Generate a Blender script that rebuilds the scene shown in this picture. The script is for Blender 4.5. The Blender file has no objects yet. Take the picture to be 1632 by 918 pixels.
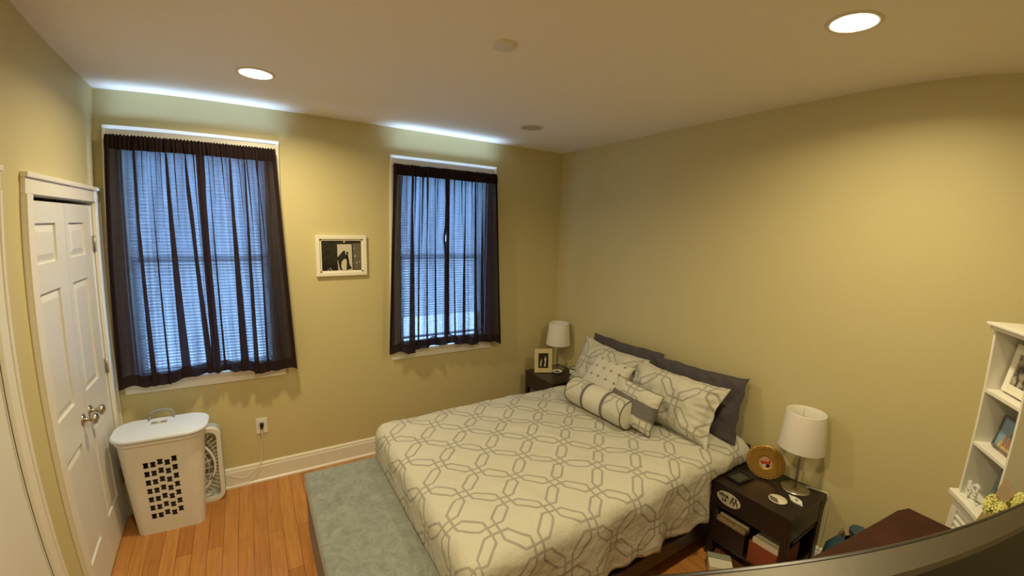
import bpy, bmesh, math, random
from mathutils import Vector, Matrix, noise
PI = math.pi
random.seed(7)
SC = bpy.context.scene
C = SC.collection

# ------------------------------------------------------------------ camera
W, H = 3.574, 2.73
CAM = Vector((0.85038, -3.42674, 1.93439))
YAW, PITCH, ROLL = 0.5639594, -0.13600723, 0.03125416
cy_, sy_ = math.cos(YAW), math.sin(YAW)
fw = Vector((sy_*math.cos(PITCH), cy_*math.cos(PITCH), math.sin(PITCH)))
rt = Vector((cy_, -sy_, 0)); up = rt.cross(fw)
rt2 = rt*math.cos(ROLL) + up*math.sin(ROLL); up2 = -rt*math.sin(ROLL) + up*math.cos(ROLL)
cd = bpy.data.cameras.new('camera'); cam = bpy.data.objects.new('camera', cd); C.objects.link(cam)
m = Matrix.Identity(4)
for i in range(3):
    m[i][0], m[i][1], m[i][2], m[i][3] = rt2[i], up2[i], -fw[i], CAM[i]
cam.matrix_world = m
cd.type = 'PANO'; cd.clip_start = .01
cd.panorama_type = 'FISHEYE_LENS_POLYNOMIAL'
cd.fisheye_fov = PI
cd.sensor_width = 16.32; cd.sensor_fit = 'HORIZONTAL'
K = (0.14922228, 0.0017875656, -0.0016296896, 0.00011209388)
cd.fisheye_polynomial_k0 = 0.0
cd.fisheye_polynomial_k1, cd.fisheye_polynomial_k2, cd.fisheye_polynomial_k3, cd.fisheye_polynomial_k4 = [-k for k in K]
SC.camera = cam

# ------------------------------------------------------------------ world, exposure, lights
SC.view_settings.view_transform = 'Standard'
SC.view_settings.look = 'None'
SC.view_settings.gamma = 1
SC.view_settings.use_curve_mapping = False
SC.view_settings.exposure = 0.08
WARM = (1.0, .82, .47)
LEAK_COL = (.42, .64, 1.0)
CAN_W = 16.5
LEAK_W = 1.4
SKY = 11.0
world = bpy.data.worlds.new('world'); SC.world = world; world.use_nodes = True
bg = world.node_tree.nodes['Background']; bg.inputs[0].default_value = (.36, .60, 1.0, 1); bg.inputs[1].default_value = SKY

def area(name, loc, rot, power, col, shape, sx, sy=None, spread=PI):
    l = bpy.data.lights.new(name, 'AREA'); l.shape = shape; l.size = sx
    if sy: l.size_y = sy
    l.energy = power; l.color = col; l.spread = spread
    o = bpy.data.objects.new(name, l); C.objects.link(o); o.location = loc; o.rotation_euler = rot
    return o
CANS = [(.89, -.75, 1.12), (2.69, -2.77, .92), (.89, -2.77, 1.15), (2.71, -.694, 0)]
for x, y, on in CANS:
    if on: area('downlight_lamp', (x, y, H-.012), (0, 0, 0), CAN_W*on, WARM, 'DISK', .13, spread=math.radians(160))
for xc, wd in ((.555, .98), (2.305, .96)):
    area('window_daylight', (xc, -.064, 2.438), (PI, 0, 0), LEAK_W, LEAK_COL, 'RECTANGLE', wd, .03, spread=math.radians(76))  # added strips hidden behind the curtain headers, standing in for daylight leaking upward

# ------------------------------------------------------------------ materials
def nmat(name):
    mt = bpy.data.materials.new(name); mt.use_nodes = True
    nt = mt.node_tree; b = nt.nodes['Principled BSDF']
    return mt, nt, b
def sock(b, *names):
    for n in names:
        if n in b.inputs: return b.inputs[n]
def mat(name, col, rough=.6, metal=0., spec=None, bump=0., bscale=60., mott=0., mscale=6., coat=0., sheen=0.):
    mt, nt, b = nmat(name)
    b.inputs['Base Color'].default_value = (*col, 1); b.inputs['Roughness'].default_value = rough
    b.inputs['Metallic'].default_value = metal
    if spec is not None: sock(b, 'Specular IOR Level').default_value = spec
    if coat: sock(b, 'Coat Weight').default_value = coat
    if sheen: sock(b, 'Sheen Weight').default_value = sheen
    tc = nt.nodes.new('ShaderNodeTexCoord')
    if bump:
        n = nt.nodes.new('ShaderNodeTexNoise'); n.inputs['Scale'].default_value = bscale; n.inputs['Detail'].default_value = 4
        nt.links.new(tc.outputs['Object'], n.inputs['Vector'])
        bp = nt.nodes.new('ShaderNodeBump'); bp.inputs['Strength'].default_value = bump; bp.inputs['Distance'].default_value = .01
        nt.links.new(n.outputs['Fac'], bp.inputs['Height']); nt.links.new(bp.outputs['Normal'], b.inputs['Normal'])
    if mott:
        n = nt.nodes.new('ShaderNodeTexNoise'); n.inputs['Scale'].default_value = mscale; n.inputs['Detail'].default_value = 6
        nt.links.new(tc.outputs['Object'], n.inputs['Vector'])
        cr = nt.nodes.new('ShaderNodeValToRGB')
        cr.color_ramp.elements[0].position = .35; cr.color_ramp.elements[1].position = .65
        cr.color_ramp.elements[0].color = (*[c*(1-mott) for c in col], 1); cr.color_ramp.elements[1].color = (*[min(1, c*(1+mott)) for c in col], 1)
        nt.links.new(n.outputs['Fac'], cr.inputs['Fac']); nt.links.new(cr.outputs['Color'], b.inputs['Base Color'])
    return mt
def emis(name, col, s):
    mt = bpy.data.materials.new(name); mt.use_nodes = True; nt = mt.node_tree; nt.nodes.clear()
    e = nt.nodes.new('ShaderNodeEmission'); e.inputs[0].default_value = (*col, 1); e.inputs[1].default_value = s
    o = nt.nodes.new('ShaderNodeOutputMaterial'); nt.links.new(e.outputs[0], o.inputs[0]); return mt

M = {}
M['wall'] = mat('wall_paint', (.60, .53, .28), .55, bump=.12, bscale=180)
M['ceiling'] = mat('ceiling_paint', (.86, .82, .72), .7, bump=.08, bscale=150)
M['trim'] = mat('trim_paint', (.80, .78, .70), .35)
M['door'] = mat('door_paint', (.74, .74, .72), .38, bump=.03, bscale=90)
M['nickel'] = mat('nickel', (.50, .46, .40), .28, 1.)
M['hinge'] = mat('hinge_metal', (.42, .39, .33), .4, .8)
M['white_plastic'] = mat('white_plastic', (.80, .80, .76), .32)
M['lid_plastic'] = mat('lid_plastic', (.70, .78, .92), .3)  # blue cast of window daylight on the hamper lid, put into the base colour
M['grey_plastic'] = mat('grey_plastic', (.25, .26, .29), .4)
M['blue_grey'] = mat('blue_grey_plastic', (.40, .47, .56), .4)
M['dark'] = mat('dark_void', (.02, .018, .015), .9)
M['dark_wood'] = mat('dark_wood', (.022, .014, .012), .32, bump=.03, bscale=40)
M['black'] = mat('black_plastic', (.012, .011, .012), .35)
M['brown_wood'] = mat('brown_wood', (.040, .010, .0045), .62, spec=.25, mott=.25, mscale=9)
M['lampshade'] = mat('lampshade', (.80, .77, .70), .8, bump=.05, bscale=400)
M['charcoal'] = mat('charcoal_fabric', (.062, .050, .060), .75, bump=.15, bscale=300, sheen=.15)
M['band'] = mat('grey_band', (.15, .14, .135), .7, bump=.1, bscale=300)
M['piping'] = mat('piping', (.10, .09, .08), .7)
M['plain_white'] = mat('plain_white_fabric', (.62, .60, .51), .85, bump=.1, bscale=350)
M['bench_side'] = mat('bench_side', (.26, .235, .21), .85, bump=.1, bscale=300)
M['mattress'] = mat('mattress', (.7, .68, .6), .8)
M['gold'] = mat('gold_frame', (.50, .30, .07), .35, .6, bump=.25, bscale=90)
M['cream_frame'] = mat('cream_frame', (.68, .58, .30), .5)
M['white_frame'] = mat('white_frame', (.82, .79, .68), .4)
M['wood_tan'] = mat('paper_tan', (.50, .36, .18), .7, mott=.3, mscale=60)
M['maroon'] = mat('maroon_box', (.022, .007, .008), .5)
M['rust'] = mat('rust_box', (.25, .055, .02), .6)
M['paper'] = mat('paper', (.75, .70, .55), .8)
M['blue_bag'] = mat('blue_jug', (.035, .07, .10), .35)
M['pink_tan'] = mat('pink_tan', (.30, .21, .12), .6)
M['flower'] = mat('flower_petal', (.62, .60, .20), .7)
M['leaf'] = mat('leaf', (.10, .16, .04), .6)
M['tv_silver'] = mat('tv_silver', (.075, .062, .040), .42, .35, bump=.04, bscale=30)
M['tv_black'] = mat('tv_black', (.014, .011, .010), .3)
M['tv_back'] = mat('tv_back', (.022, .016, .016), .5)
M['photo_black'] = mat('photo_black', (.022, .020, .014), .3, mott=.5, mscale=40)
M['photo_white'] = mat('photo_white', (.60, .56, .45), .3)
M['photo_grey'] = mat('photo_grey', (.13, .12, .09), .3)
M['skin'] = mat('photo_skin', (.55, .30, .18), .4)
M['red'] = mat('photo_red', (.42, .05, .03), .4)
M['pink'] = mat('photo_pink', (.60, .26, .18), .4)
M['sky_blue'] = mat('photo_blue', (.22, .33, .42), .4)
M['castle'] = mat('photo_castle', (.30, .16, .08), .4)
M['teal'] = mat('teal_mat', (.16, .22, .20), .5)
M['sage'] = mat('sage_card', (.30, .31, .24), .6)
M['screen_glass'] = mat('tray_glass', (.05, .055, .042), .12)
M['grate'] = mat('can_trim', (.70, .66, .56), .5)
M['can_inner'] = mat('can_inner', (.45, .40, .32), .4)
M['lamp_on'] = emis('downlight_glow', (1.0, .90, .70), 30.)
M['brick_out'] = mat('outdoor_brick', (.30, .16, .12), .9)

def glass_mat():
    mt = bpy.data.materials.new('window_glass'); mt.use_nodes = True; nt = mt.node_tree; nt.nodes.clear()
    t = nt.nodes.new('ShaderNodeBsdfTransparent'); g = nt.nodes.new('ShaderNodeBsdfGlossy'); g.inputs['Roughness'].default_value = .02
    mx = nt.nodes.new('ShaderNodeMixShader'); mx.inputs[0].default_value = .06
    o = nt.nodes.new('ShaderNodeOutputMaterial')
    nt.links.new(t.outputs[0], mx.inputs[1]); nt.links.new(g.outputs[0], mx.inputs[2]); nt.links.new(mx.outputs[0], o.inputs[0]); return mt
M['glass'] = glass_mat()

def sheer_mat(name, trans, base, tl):
    """woven cloth: part of the light goes straight through the weave"""
    mt = bpy.data.materials.new(name); mt.use_nodes = True; nt = mt.node_tree; nt.nodes.clear()
    N = nt.nodes.new; L = nt.links.new
    t = N('ShaderNodeBsdfTransparent'); t.inputs[0].default_value = (.90, .95, 1.0, 1)
    d = N('ShaderNodeBsdfDiffuse'); d.inputs[0].default_value = (*base, 1)
    tr = N('ShaderNodeBsdfTranslucent'); tr.inputs[0].default_value = (*tl, 1)
    a = N('ShaderNodeAddShader'); L(d.outputs[0], a.inputs[0]); L(tr.outputs[0], a.inputs[1])
    mx = N('ShaderNodeMixShader'); L(a.outputs[0], mx.inputs[1]); L(t.outputs[0], mx.inputs[2])
    if trans > .1:
        uv = N('ShaderNodeTexCoord'); mp = N('ShaderNodeMapping'); L(uv.outputs['UV'], mp.inputs['Vector'])
        mp.inputs['Scale'].default_value = (330, 7, 1)
        n = N('ShaderNodeTexNoise'); n.inputs['Scale'].default_value = 1.; n.inputs['Detail'].default_value = 2
        L(mp.outputs[0], n.inputs['Vector'])
        mp2 = N('ShaderNodeMapping'); L(uv.outputs['UV'], mp2.inputs['Vector']); mp2.inputs['Scale'].default_value = (5, 420, 1)
        n2 = N('ShaderNodeTexNoise'); n2.inputs['Scale'].default_value = 1.; n2.inputs['Detail'].default_value = 2; L(mp2.outputs[0], n2.inputs['Vector'])
        ad = N('ShaderNodeMath'); ad.operation = 'ADD'; L(n.outputs['Fac'], ad.inputs[0]); L(n2.outputs['Fac'], ad.inputs[1])
        mp3 = N('ShaderNodeMapping'); L(uv.outputs['UV'], mp3.inputs['Vector']); mp3.inputs['Scale'].default_value = (26, .9, 1)
        n3 = N('ShaderNodeTexNoise'); n3.inputs['Scale'].default_value = 1.; n3.inputs['Detail'].default_value = 1; L(mp3.outputs[0], n3.inputs['Vector'])
        ad0 = ad; ad = N('ShaderNodeMath'); ad.operation = 'MULTIPLY_ADD'; L(n3.outputs['Fac'], ad.inputs[0]); ad.inputs[1].default_value = 2.4; L(ad0.outputs[0], ad.inputs[2])
        mr = N('ShaderNodeMapRange'); mr.inputs[1].default_value = 1.55; mr.inputs[2].default_value = 2.85
        mr.inputs[3].default_value = trans-.065; mr.inputs[4].default_value = trans+.065
        L(ad.outputs[0], mr.inputs[0]); L(mr.outputs[0], mx.inputs[0])
    else: mx.inputs[0].default_value = trans
    o = N('ShaderNodeOutputMaterial'); L(mx.outputs[0], o.inputs[0]); return mt
M['sheer'] = sheer_mat('curtain_sheer', .135, (.030, .020, .020), (.004, .004, .007))
M['hem'] = sheer_mat('curtain_hem', .02, (.026, .017, .018), (.002, .002, .003))

def blind_mat():
    mt = bpy.data.materials.new('blind_slat'); mt.use_nodes = True; nt = mt.node_tree; nt.nodes.clear()
    N = nt.nodes.new; L = nt.links.new
    d = N('ShaderNodeBsdfDiffuse'); d.inputs[0].default_value = (.75, .78, .80, 1)
    t = N('ShaderNodeBsdfTranslucent'); t.inputs[0].default_value = (.66, .72, .78, 1)
    mx = N('ShaderNodeMixShader'); mx.inputs[0].default_value = .68
    L(d.outputs[0], mx.inputs[1]); L(t.outputs[0], mx.inputs[2])
    o = N('ShaderNodeOutputMaterial'); L(mx.outputs[0], o.inputs[0]); return mt
M['slat'] = blind_mat()

def floor_mat():
    mt, nt, b = nmat('oak_floor'); N = nt.nodes.new; L = nt.links.new
    tc = N('ShaderNodeTexCoord'); mp = N('ShaderNodeMapping'); mp.inputs['Rotation'].default_value = (0, 0, PI/2)
    L(tc.outputs['Object'], mp.inputs['Vector'])
    br = N('ShaderNodeTexBrick'); br.offset = .37; br.inputs['Scale'].default_value = 1
    br.inputs['Brick Width'].default_value = 1.05; br.inputs['Row Height'].default_value = .083
    br.inputs['Mortar Size'].default_value = .0012; br.inputs['Mortar Smooth'].default_value = .2
    br.inputs['Color1'].default_value = (.60, .285, .080, 1); br.inputs['Color2'].default_value = (.46, .185, .044, 1)
    br.inputs['Mortar'].default_value = (.14, .05, .012, 1)
    L(mp.outputs[0], br.inputs['Vector'])
    m2 = N('ShaderNodeMapping'); m2.inputs['Scale'].default_value = (28, 1.6, 1); L(tc.outputs['Object'], m2.inputs['Vector'])
    n = N('ShaderNodeTexNoise'); n.inputs['Scale'].default_value = 2.2; n.inputs['Detail'].default_value = 6; n.inputs['Distortion'].default_value = .6
    L(m2.outputs[0], n.inputs['Vector'])
    cr = N('ShaderNodeValToRGB'); cr.color_ramp.elements[0].position = .3; cr.color_ramp.elements[1].position = .75
    cr.color_ramp.elements[0].color = (.72, .66, .6, 1); cr.color_ramp.elements[1].color = (1, 1, 1, 1)
    L(n.outputs['Fac'], cr.inputs['Fac'])
    mx = N('ShaderNodeMix'); mx.data_type = 'RGBA'; mx.blend_type = 'MULTIPLY'; mx.inputs[0].default_value = 1
    L(br.outputs['Color'], mx.inputs[6]); L(cr.outputs['Color'], mx.inputs[7]); L(mx.outputs[2], b.inputs['Base Color'])
    b.inputs['Roughness'].default_value = .33
    return mt
M['floor'] = floor_mat()

def trellis_mat(name, cloth=(.56, .545, .46), line=(.335, .32, .275), P=.2135, off=(0., 0.), wl=.026, s=.030, st=.0060):
    """grey chain-link lattice printed on cloth, laid out in metres of cloth (UV)"""
    mt, nt, b = nmat(name); N = nt.nodes.new; L = nt.links.new
    uv = N('ShaderNodeTexCoord'); sp = N('ShaderNodeSeparateXYZ')
    nz = N('ShaderNodeTexNoise'); nz.inputs['Scale'].default_value = 9; nz.inputs['Detail'].default_value = 2
    L(uv.outputs['UV'], nz.inputs['Vector'])
    vm = N('ShaderNodeVectorMath'); vm.operation = 'MULTIPLY_ADD'; vm.inputs[1].default_value = (.012, .012, 0); L(nz.outputs['Color'], vm.inputs[0]); L(uv.outputs['UV'], vm.inputs[2])
    L(vm.outputs[0], sp.inputs[0])
    def mth(op, a, b_=None, c=None):
        n = N('ShaderNodeMath'); n.operation = op
        for i, v in enumerate((a, b_, c)):
            if v is None: continue
            if isinstance(v, (int, float)): n.inputs[i].default_value = v
            else: L(v, n.inputs[i])
        return n.outputs[0]
    u = mth('ADD', sp.outputs[0], -off[0]-.006); v = mth('ADD', sp.outputs[1], -off[1]-.006)
    r = .70710678
    a = mth('MULTIPLY', mth('ADD', u, v), r); c = mth('MULTIPLY', mth('SUBTRACT', u, v), r)
    def tri(x): return mth('ABSOLUTE', mth('SUBTRACT', mth('WRAP', mth('ADD', x, P/2), P, 0.), P/2))
    pa, pb = tri(a), tri(c)
    hl = P/2-s
    def link(p, q):
        e = mth('SUBTRACT', P/2, p)
        return mth('MAXIMUM', mth('SUBTRACT', q, wl), mth('MULTIPLY', mth('SUBTRACT', mth('ADD', q, e), hl), r))
    f1, f2 = mth('ABSOLUTE', link(pa, pb)), mth('ABSOLUTE', link(pb, pa))
    g = mth('ABSOLUTE', mth('MULTIPLY', mth('SUBTRACT', mth('ADD', pa, pb), s), r))
    d = mth('MINIMUM', mth('MINIMUM', f1, f2), g)
    mr = N('ShaderNodeMapRange'); mr.inputs[1].default_value = st*.8; mr.inputs[2].default_value = st*1.25
    mr.inputs[3].default_value = 1; mr.inputs[4].default_value = 0; L(d, mr.inputs[0])
    mx = N('ShaderNodeMix'); mx.data_type = 'RGBA'; L(mr.outputs[0], mx.inputs[0])
    mx.inputs[6].default_value = (*cloth, 1); mx.inputs[7].default_value = (*line, 1)
    L(mx.outputs[2], b.inputs['Base Color']); b.inputs['Roughness'].default_value = .85
    n = N('ShaderNodeTexNoise'); n.inputs['Scale'].default_value = 260; L(uv.outputs['UV'], n.inputs['Vector'])
    n3 = N('ShaderNodeTexNoise'); n3.inputs['Scale'].default_value = 14; n3.inputs['Detail'].default_value = 4; L(uv.outputs['UV'], n3.inputs['Vector'])
    hh = mth('MULTIPLY_ADD', n3.outputs['Fac'], 1.2, mth('MULTIPLY', n.outputs['Fac'], .12))
    bp = N('ShaderNodeBump'); bp.inputs['Strength'].default_value = .6; bp.inputs['Distance'].default_value = .016
    L(hh, bp.inputs['Height']); L(bp.outputs['Normal'], b.inputs['Normal'])
    return mt
M['duvet'] = trellis_mat('duvet_cloth', off=(2.131, -1.88))
M['sham'] = trellis_mat('sham_cloth', off=(.03, .06), P=.235, wl=.026, s=.034)

def tuft_mat():
    mt, nt, b = nmat('tufted_cloth'); N = nt.nodes.new; L = nt.links.new
    uv = N('ShaderNodeTexCoord'); mp = N('ShaderNodeMapping'); mp.inputs['Rotation'].default_value = (0, 0, PI/4*.0)
    L(uv.outputs['UV'], mp.inputs['Vector']); sp = N('ShaderNodeSeparateXYZ'); L(mp.outputs[0], sp.inputs[0])
    def mth(op, a, b_=None):
        n = N('ShaderNodeMath'); n.operation = op
        for i, v in enumerate((a, b_)):
            if v is None: continue
            if isinstance(v, (int, float)): n.inputs[i].default_value = v
            else: L(v, n.inputs[i])
        return n.outputs[0]
    def tri(x): return mth('ABSOLUTE', mth('SUBTRACT', mth('MODULO', mth('ADD', x, 10.), .078), .039))
    a, c = tri(sp.outputs[0]), tri(sp.outputs[1])
    star = mth('ADD', mth('MULTIPLY', mth('MULTIPLY', a, c), 260.), mth('MAXIMUM', a, c))
    m1 = mth('LESS_THAN', star, .0165)
    ln = mth('MULTIPLY', mth('LESS_THAN', mth('MINIMUM', a, c), .0012), .35)
    f = mth('MAXIMUM', m1, ln)
    mx = N('ShaderNodeMix'); mx.data_type = 'RGBA'; L(f, mx.inputs[0])
    mx.inputs[6].default_value = (.60, .58, .49, 1); mx.inputs[7].default_value = (.20, .18, .15, 1)
    L(mx.outputs[2], b.inputs['Base Color']); b.inputs['Roughness'].default_value = .85; return mt
M['tuft'] = tuft_mat()

def velvet_mat():
    mt, nt, b = nmat('bench_velvet'); N = nt.nodes.new; L = nt.links.new
    tc = N('ShaderNodeTexCoord'); n = N('ShaderNodeTexNoise'); n.inputs['Scale'].default_value = 20; n.inputs['Detail'].default_value = 8; n.inputs['Roughness'].default_value = .7; n.inputs['Distortion'].default_value = .8
    L(tc.outputs['Object'], n.inputs['Vector']); cr = N('ShaderNodeValToRGB')
    cr.color_ramp.elements[0].position = .38; cr.color_ramp.elements[1].position = .66
    cr.color_ramp.elements[0].color = (.180, .205, .187, 1); cr.color_ramp.elements[1].color = (.285, .308, .277, 1)
    L(n.outputs['Fac'], cr.inputs['Fac']); L(cr.outputs[0], b.inputs['Base Color']); b.inputs['Roughness'].default_value = .9
    sock(b, 'Sheen Weight').default_value = .3
    return mt
M['velvet'] = velvet_mat()

def bw_photo(name, c0, c1, scale=60):
    mt, nt, b = nmat(name); N = nt.nodes.new; L = nt.links.new
    tc = N('ShaderNodeTexCoord'); n = N('ShaderNodeTexVoronoi'); n.inputs['Scale'].default_value = scale
    L(tc.outputs['Object'], n.inputs['Vector']); n2 = N('ShaderNodeTexNoise'); n2.inputs['Scale'].default_value = scale*.6; n2.inputs['Detail'].default_value = 5
    L(tc.outputs['Object'], n2.inputs['Vector'])
    cr = N('ShaderNodeValToRGB'); cr.color_ramp.elements[0].position = .4; cr.color_ramp.elements[1].position = .62
    cr.color_ramp.elements[0].color = (*c0, 1); cr.color_ramp.elements[1].color = (*c1, 1)
    L(n2.outputs['Fac'], cr.inputs['Fac']); L(cr.outputs[0], b.inputs['Base Color']); b.inputs['Roughness'].default_value = .25; return mt
M['crowd_photo'] = bw_photo('crowd_photo', (.05, .045, .035), (.42, .38, .30), 55)

# ------------------------------------------------------------------ mesh helpers
def box(bm, x0, x1, y0, y1, z0, z1, mi=0, bev=0.):
    g = bmesh.ops.create_cube(bm, size=1)
    bmesh.ops.scale(bm, vec=(abs(x1-x0), abs(y1-y0), abs(z1-z0)), verts=g['verts'])
    bmesh.ops.translate(bm, vec=((x0+x1)/2, (y0+y1)/2, (z0+z1)/2), verts=g['verts'])
    fs = set(f for v in g['verts'] for f in v.link_faces)
    for f in fs: f.material_index = mi
    if bev:
        es = list(set(e for v in g['verts'] for e in v.link_edges))
        r = bmesh.ops.bevel(bm, geom=es, offset=bev, segments=2, profile=.6, affect='EDGES')
        for f in r['faces']: f.material_index = mi
    return g
def lathe(bm, prof, seg=32, mat4=None, mi=0, close=False, smooth=True):
    rings = []
    for r, z in prof:
        ring = []
        for i in range(seg):
            a = 2*PI*i/seg; p = Vector((r*math.cos(a), r*math.sin(a), z))
            if mat4: p = mat4 @ p
            ring.append(bm.verts.new(p))
        rings.append(ring)
    for a, b in zip(rings, rings[1:]):
        for i in range(seg):
            f = bm.faces.new((a[i], a[(i+1) % seg], b[(i+1) % seg], b[i])); f.material_index = mi; f.smooth = smooth
    for ring, rev in ((rings[0], True), (rings[-1], False)):
        if close:
            f = bm.faces.new(ring[::-1] if rev else ring); f.material_index = mi
def tube(bm, pts, r, seg=8, cap=True, smooth=True):
    pts = [Vector(p) for p in pts]; rings = []
    for i, p in enumerate(pts):
        t = (pts[min(i+1, len(pts)-1)]-pts[max(i-1, 0)]).normalized()
        a = Vector((0, 0, 1)) if abs(t.z) < .9 else Vector((1, 0, 0))
        u = t.cross(a).normalized(); v = t.cross(u); rr = r[i] if isinstance(r, (list, tuple)) else r
        rings.append([bm.verts.new(p+u*rr*math.cos(2*PI*k/seg)+v*rr*math.sin(2*PI*k/seg)) for k in range(seg)])
    for a, b in zip(rings, rings[1:]):
        for k in range(seg):
            f = bm.faces.new((a[k], a[(k+1) % seg], b[(k+1) % seg], b[k])); f.smooth = smooth
    if cap: bm.faces.new(rings[0][::-1]); bm.faces.new(rings[-1])
def spline(pts, n=6):
    P = [Vector(p) for p in pts]; out = []
    for i in range(len(P)-1):
        p0, p1, p2, p3 = P[max(i-1, 0)], P[i], P[i+1], P[min(i+2, len(P)-1)]
        for k in range(n):
            t = k/n
            out.append(.5*((2*p1)+(-p0+p2)*t+(2*p0-5*p1+4*p2-p3)*t*t+(-p0+3*p1-3*p2+p3)*t**3))
    out.append(P[-1]); return out
def prism(bm, poly, z0, z1, mi=0, mat4=None):
    """extrude a 2D polygon (x,y) from z0 to z1"""
    def T(p): return (mat4 @ Vector(p)) if mat4 else Vector(p)
    a = [bm.verts.new(T((x, y, z0))) for x, y in poly]; b = [bm.verts.new(T((x, y, z1))) for x, y in poly]
    fs = [bm.faces.new(a[::-1]), bm.faces.new(b)]
    n = len(poly)
    for i in range(n): fs.append(bm.faces.new((a[i], a[(i+1) % n], b[(i+1) % n], b[i])))
    for f in fs: f.material_index = mi
def rrect(w, h, r, n=6, cx=0, cy=0):
    out = []
    for (sx, sy, a0) in ((1, 1, 0), (-1, 1, PI/2), (-1, -1, PI), (1, -1, 1.5*PI)):
        for k in range(n+1):
            a = a0+PI/2*k/n
            out.append((cx+sx*(w/2-r)+r*math.cos(a), cy+sy*(h/2-r)+r*math.sin(a)))
    return out
def link(name, bm, m, parent=None, loc=None, rot=None, smooth=False, kind=None, fix=True):
    if fix: bmesh.ops.recalc_face_normals(bm, faces=bm.faces[:])
    me = bpy.data.meshes.new(name); bm.to_mesh(me); bm.free()
    for x in (m if isinstance(m, (list, tuple)) else [m]): me.materials.append(M[x])
    if smooth:
        for p in me.polygons: p.use_smooth = True
    o = bpy.data.objects.new(name, me); C.objects.link(o)
    if parent: o.parent = parent
    if loc is not None: o.location = loc
    if rot is not None: o.rotation_euler = rot
    if kind: o['kind'] = kind
    return o
def B(name, m, boxes, parent=None, bev=0., **kw):
    bm = bmesh.new()
    for b in boxes: box(bm, *b, bev=bev)
    return link(name, bm, m, parent, **kw)
def tag(o, label, cat, group=None):
    o['label'] = label; o['category'] = cat
    if group: o['group'] = group
    return o
def thing(name, label, cat, loc=(0, 0, 0), rotz=0., group=None):
    o = bpy.data.objects.new(name, None); C.objects.link(o); o.location = loc; o.rotation_euler = (0, 0, rotz)
    o.empty_display_size = .1
    return tag(o, label, cat, group)
def struct_empty(name, loc=(0, 0, 0)):
    o = bpy.data.objects.new(name, None); C.objects.link(o); o.location = loc; o['kind'] = 'structure'; return o
def dup(root, loc=None, rotz=None, label=None):
    r = root.copy(); C.objects.link(r)
    if loc is not None: r.location = loc
    if rotz is not None: r.rotation_euler = (0, 0, rotz)
    if label: r['label'] = label
    def rec(a, b):
        for ch in list(a.children):
            if ch.name in seen: continue
            c = ch.copy(); C.objects.link(c); c.parent = b; rec(ch, c)
    seen = set(); rec(root, r)
    return r
def text_mesh(name, s, size, m, parent, mat4, depth=.0006, space=1.0, bold=0.):
    cu = bpy.data.curves.new(name, 'FONT'); cu.body = s; cu.size = size; cu.extrude = depth; cu.align_x = 'CENTER'; cu.align_y = 'CENTER'; cu.offset = bold
    cu.space_character = space
    o = bpy.data.objects.new(name, cu); C.objects.link(o)
    me = bpy.data.meshes.new_from_object(o.evaluated_get(bpy.context.evaluated_depsgraph_get()))
    bpy.data.objects.remove(o); me.transform(mat4); me.materials.clear(); me.materials.append(M[m])
    ob = bpy.data.objects.new(name, me); C.objects.link(ob); ob.parent = parent; return ob

def wall_pieces(a0, a1, z0, z1, holes):
    """split a wall rectangle into boxes around its openings"""
    out = []; xs = sorted(set([a0, a1]+[h[0] for h in holes]+[h[1] for h in holes]))
    for p, q in zip(xs, xs[1:]):
        cuts = sorted((h[2], h[3]) for h in holes if h[0] <= p+1e-6 and h[1] >= q-1e-6); z = z0
        for c0, c1 in cuts:
            if c0 > z+1e-6: out.append((p, q, z, c0))
            z = c1
        if z < z1-1e-6: out.append((p, q, z, z1))
    return out

# ------------------------------------------------------------------ room shell
YF = -3.95
WIN = {1: (.135, .945, .90, 2.43), 2: (1.898, 2.713, .90, 2.43)}
B('floor', 'floor', [(-.14, W+.14, YF-.14, .14, -.1, 0)], kind='structure')
B('ceiling', 'ceiling', [(-.14, W+.14, YF-.14, .14, H, H+.1)], kind='structure')
B('wall_back', 'wall', [(a, b, 0, .14, c, d) for a, b, c, d in wall_pieces(-.14, W+.14, 0, H, [WIN[1], WIN[2]])], kind='structure')
B('wall_right', 'wall', [(W, W+.14, YF, 0, 0, H)], kind='structure')
B('wall_front', 'wall', [(-.14, W+.14, YF-.14, YF, 0, H)], kind='structure')
D1 = (-1.012, -.092); D2 = (-2.36, -1.455)
B('wall_left', 'wall', [(-.14, 0, a, b, c, d) for a, b, c, d in wall_pieces(YF, 0, 0, H, [(D1[0], D1[1], 0, 2.045), (D2[0], D2[1], 0, 2.045)])], kind='structure')

def baseboard(name, pts_fn, L, m='trim'):
    # profile (depth, height), extruded along a run
    prof = [(0, 0), (.030, 0), (.030, .012), (.018, .020), (.016, .118), (.012, .126), (.012, .138), (.006, .148), (0, .150)]
    bm = bmesh.new(); rows = []
    for t in (0, L):
        rows.append([bm.verts.new(pts_fn(t, d, z)) for d, z in prof])
    n = len(prof)
    for i in range(n): bm.faces.new((rows[0][i], rows[0][(i+1) % n], rows[1][(i+1) % n], rows[1][i]))
    bm.faces.new(rows[0]); bm.faces.new(rows[1][::-1])
    return link(name, bm, m, kind='structure')
baseboard('baseboard_back', lambda t, d, z: (t, -d, z), W)
baseboard('baseboard_right', lambda t, d, z: (W-d, -t-.03, z), abs(YF)-.03)
baseboard('baseboard_left', lambda t, d, z: (d, -1.14-t, z), .215)
baseboard('baseboard_front', lambda t, d, z: (t+.0, YF+d, z), W)

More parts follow.
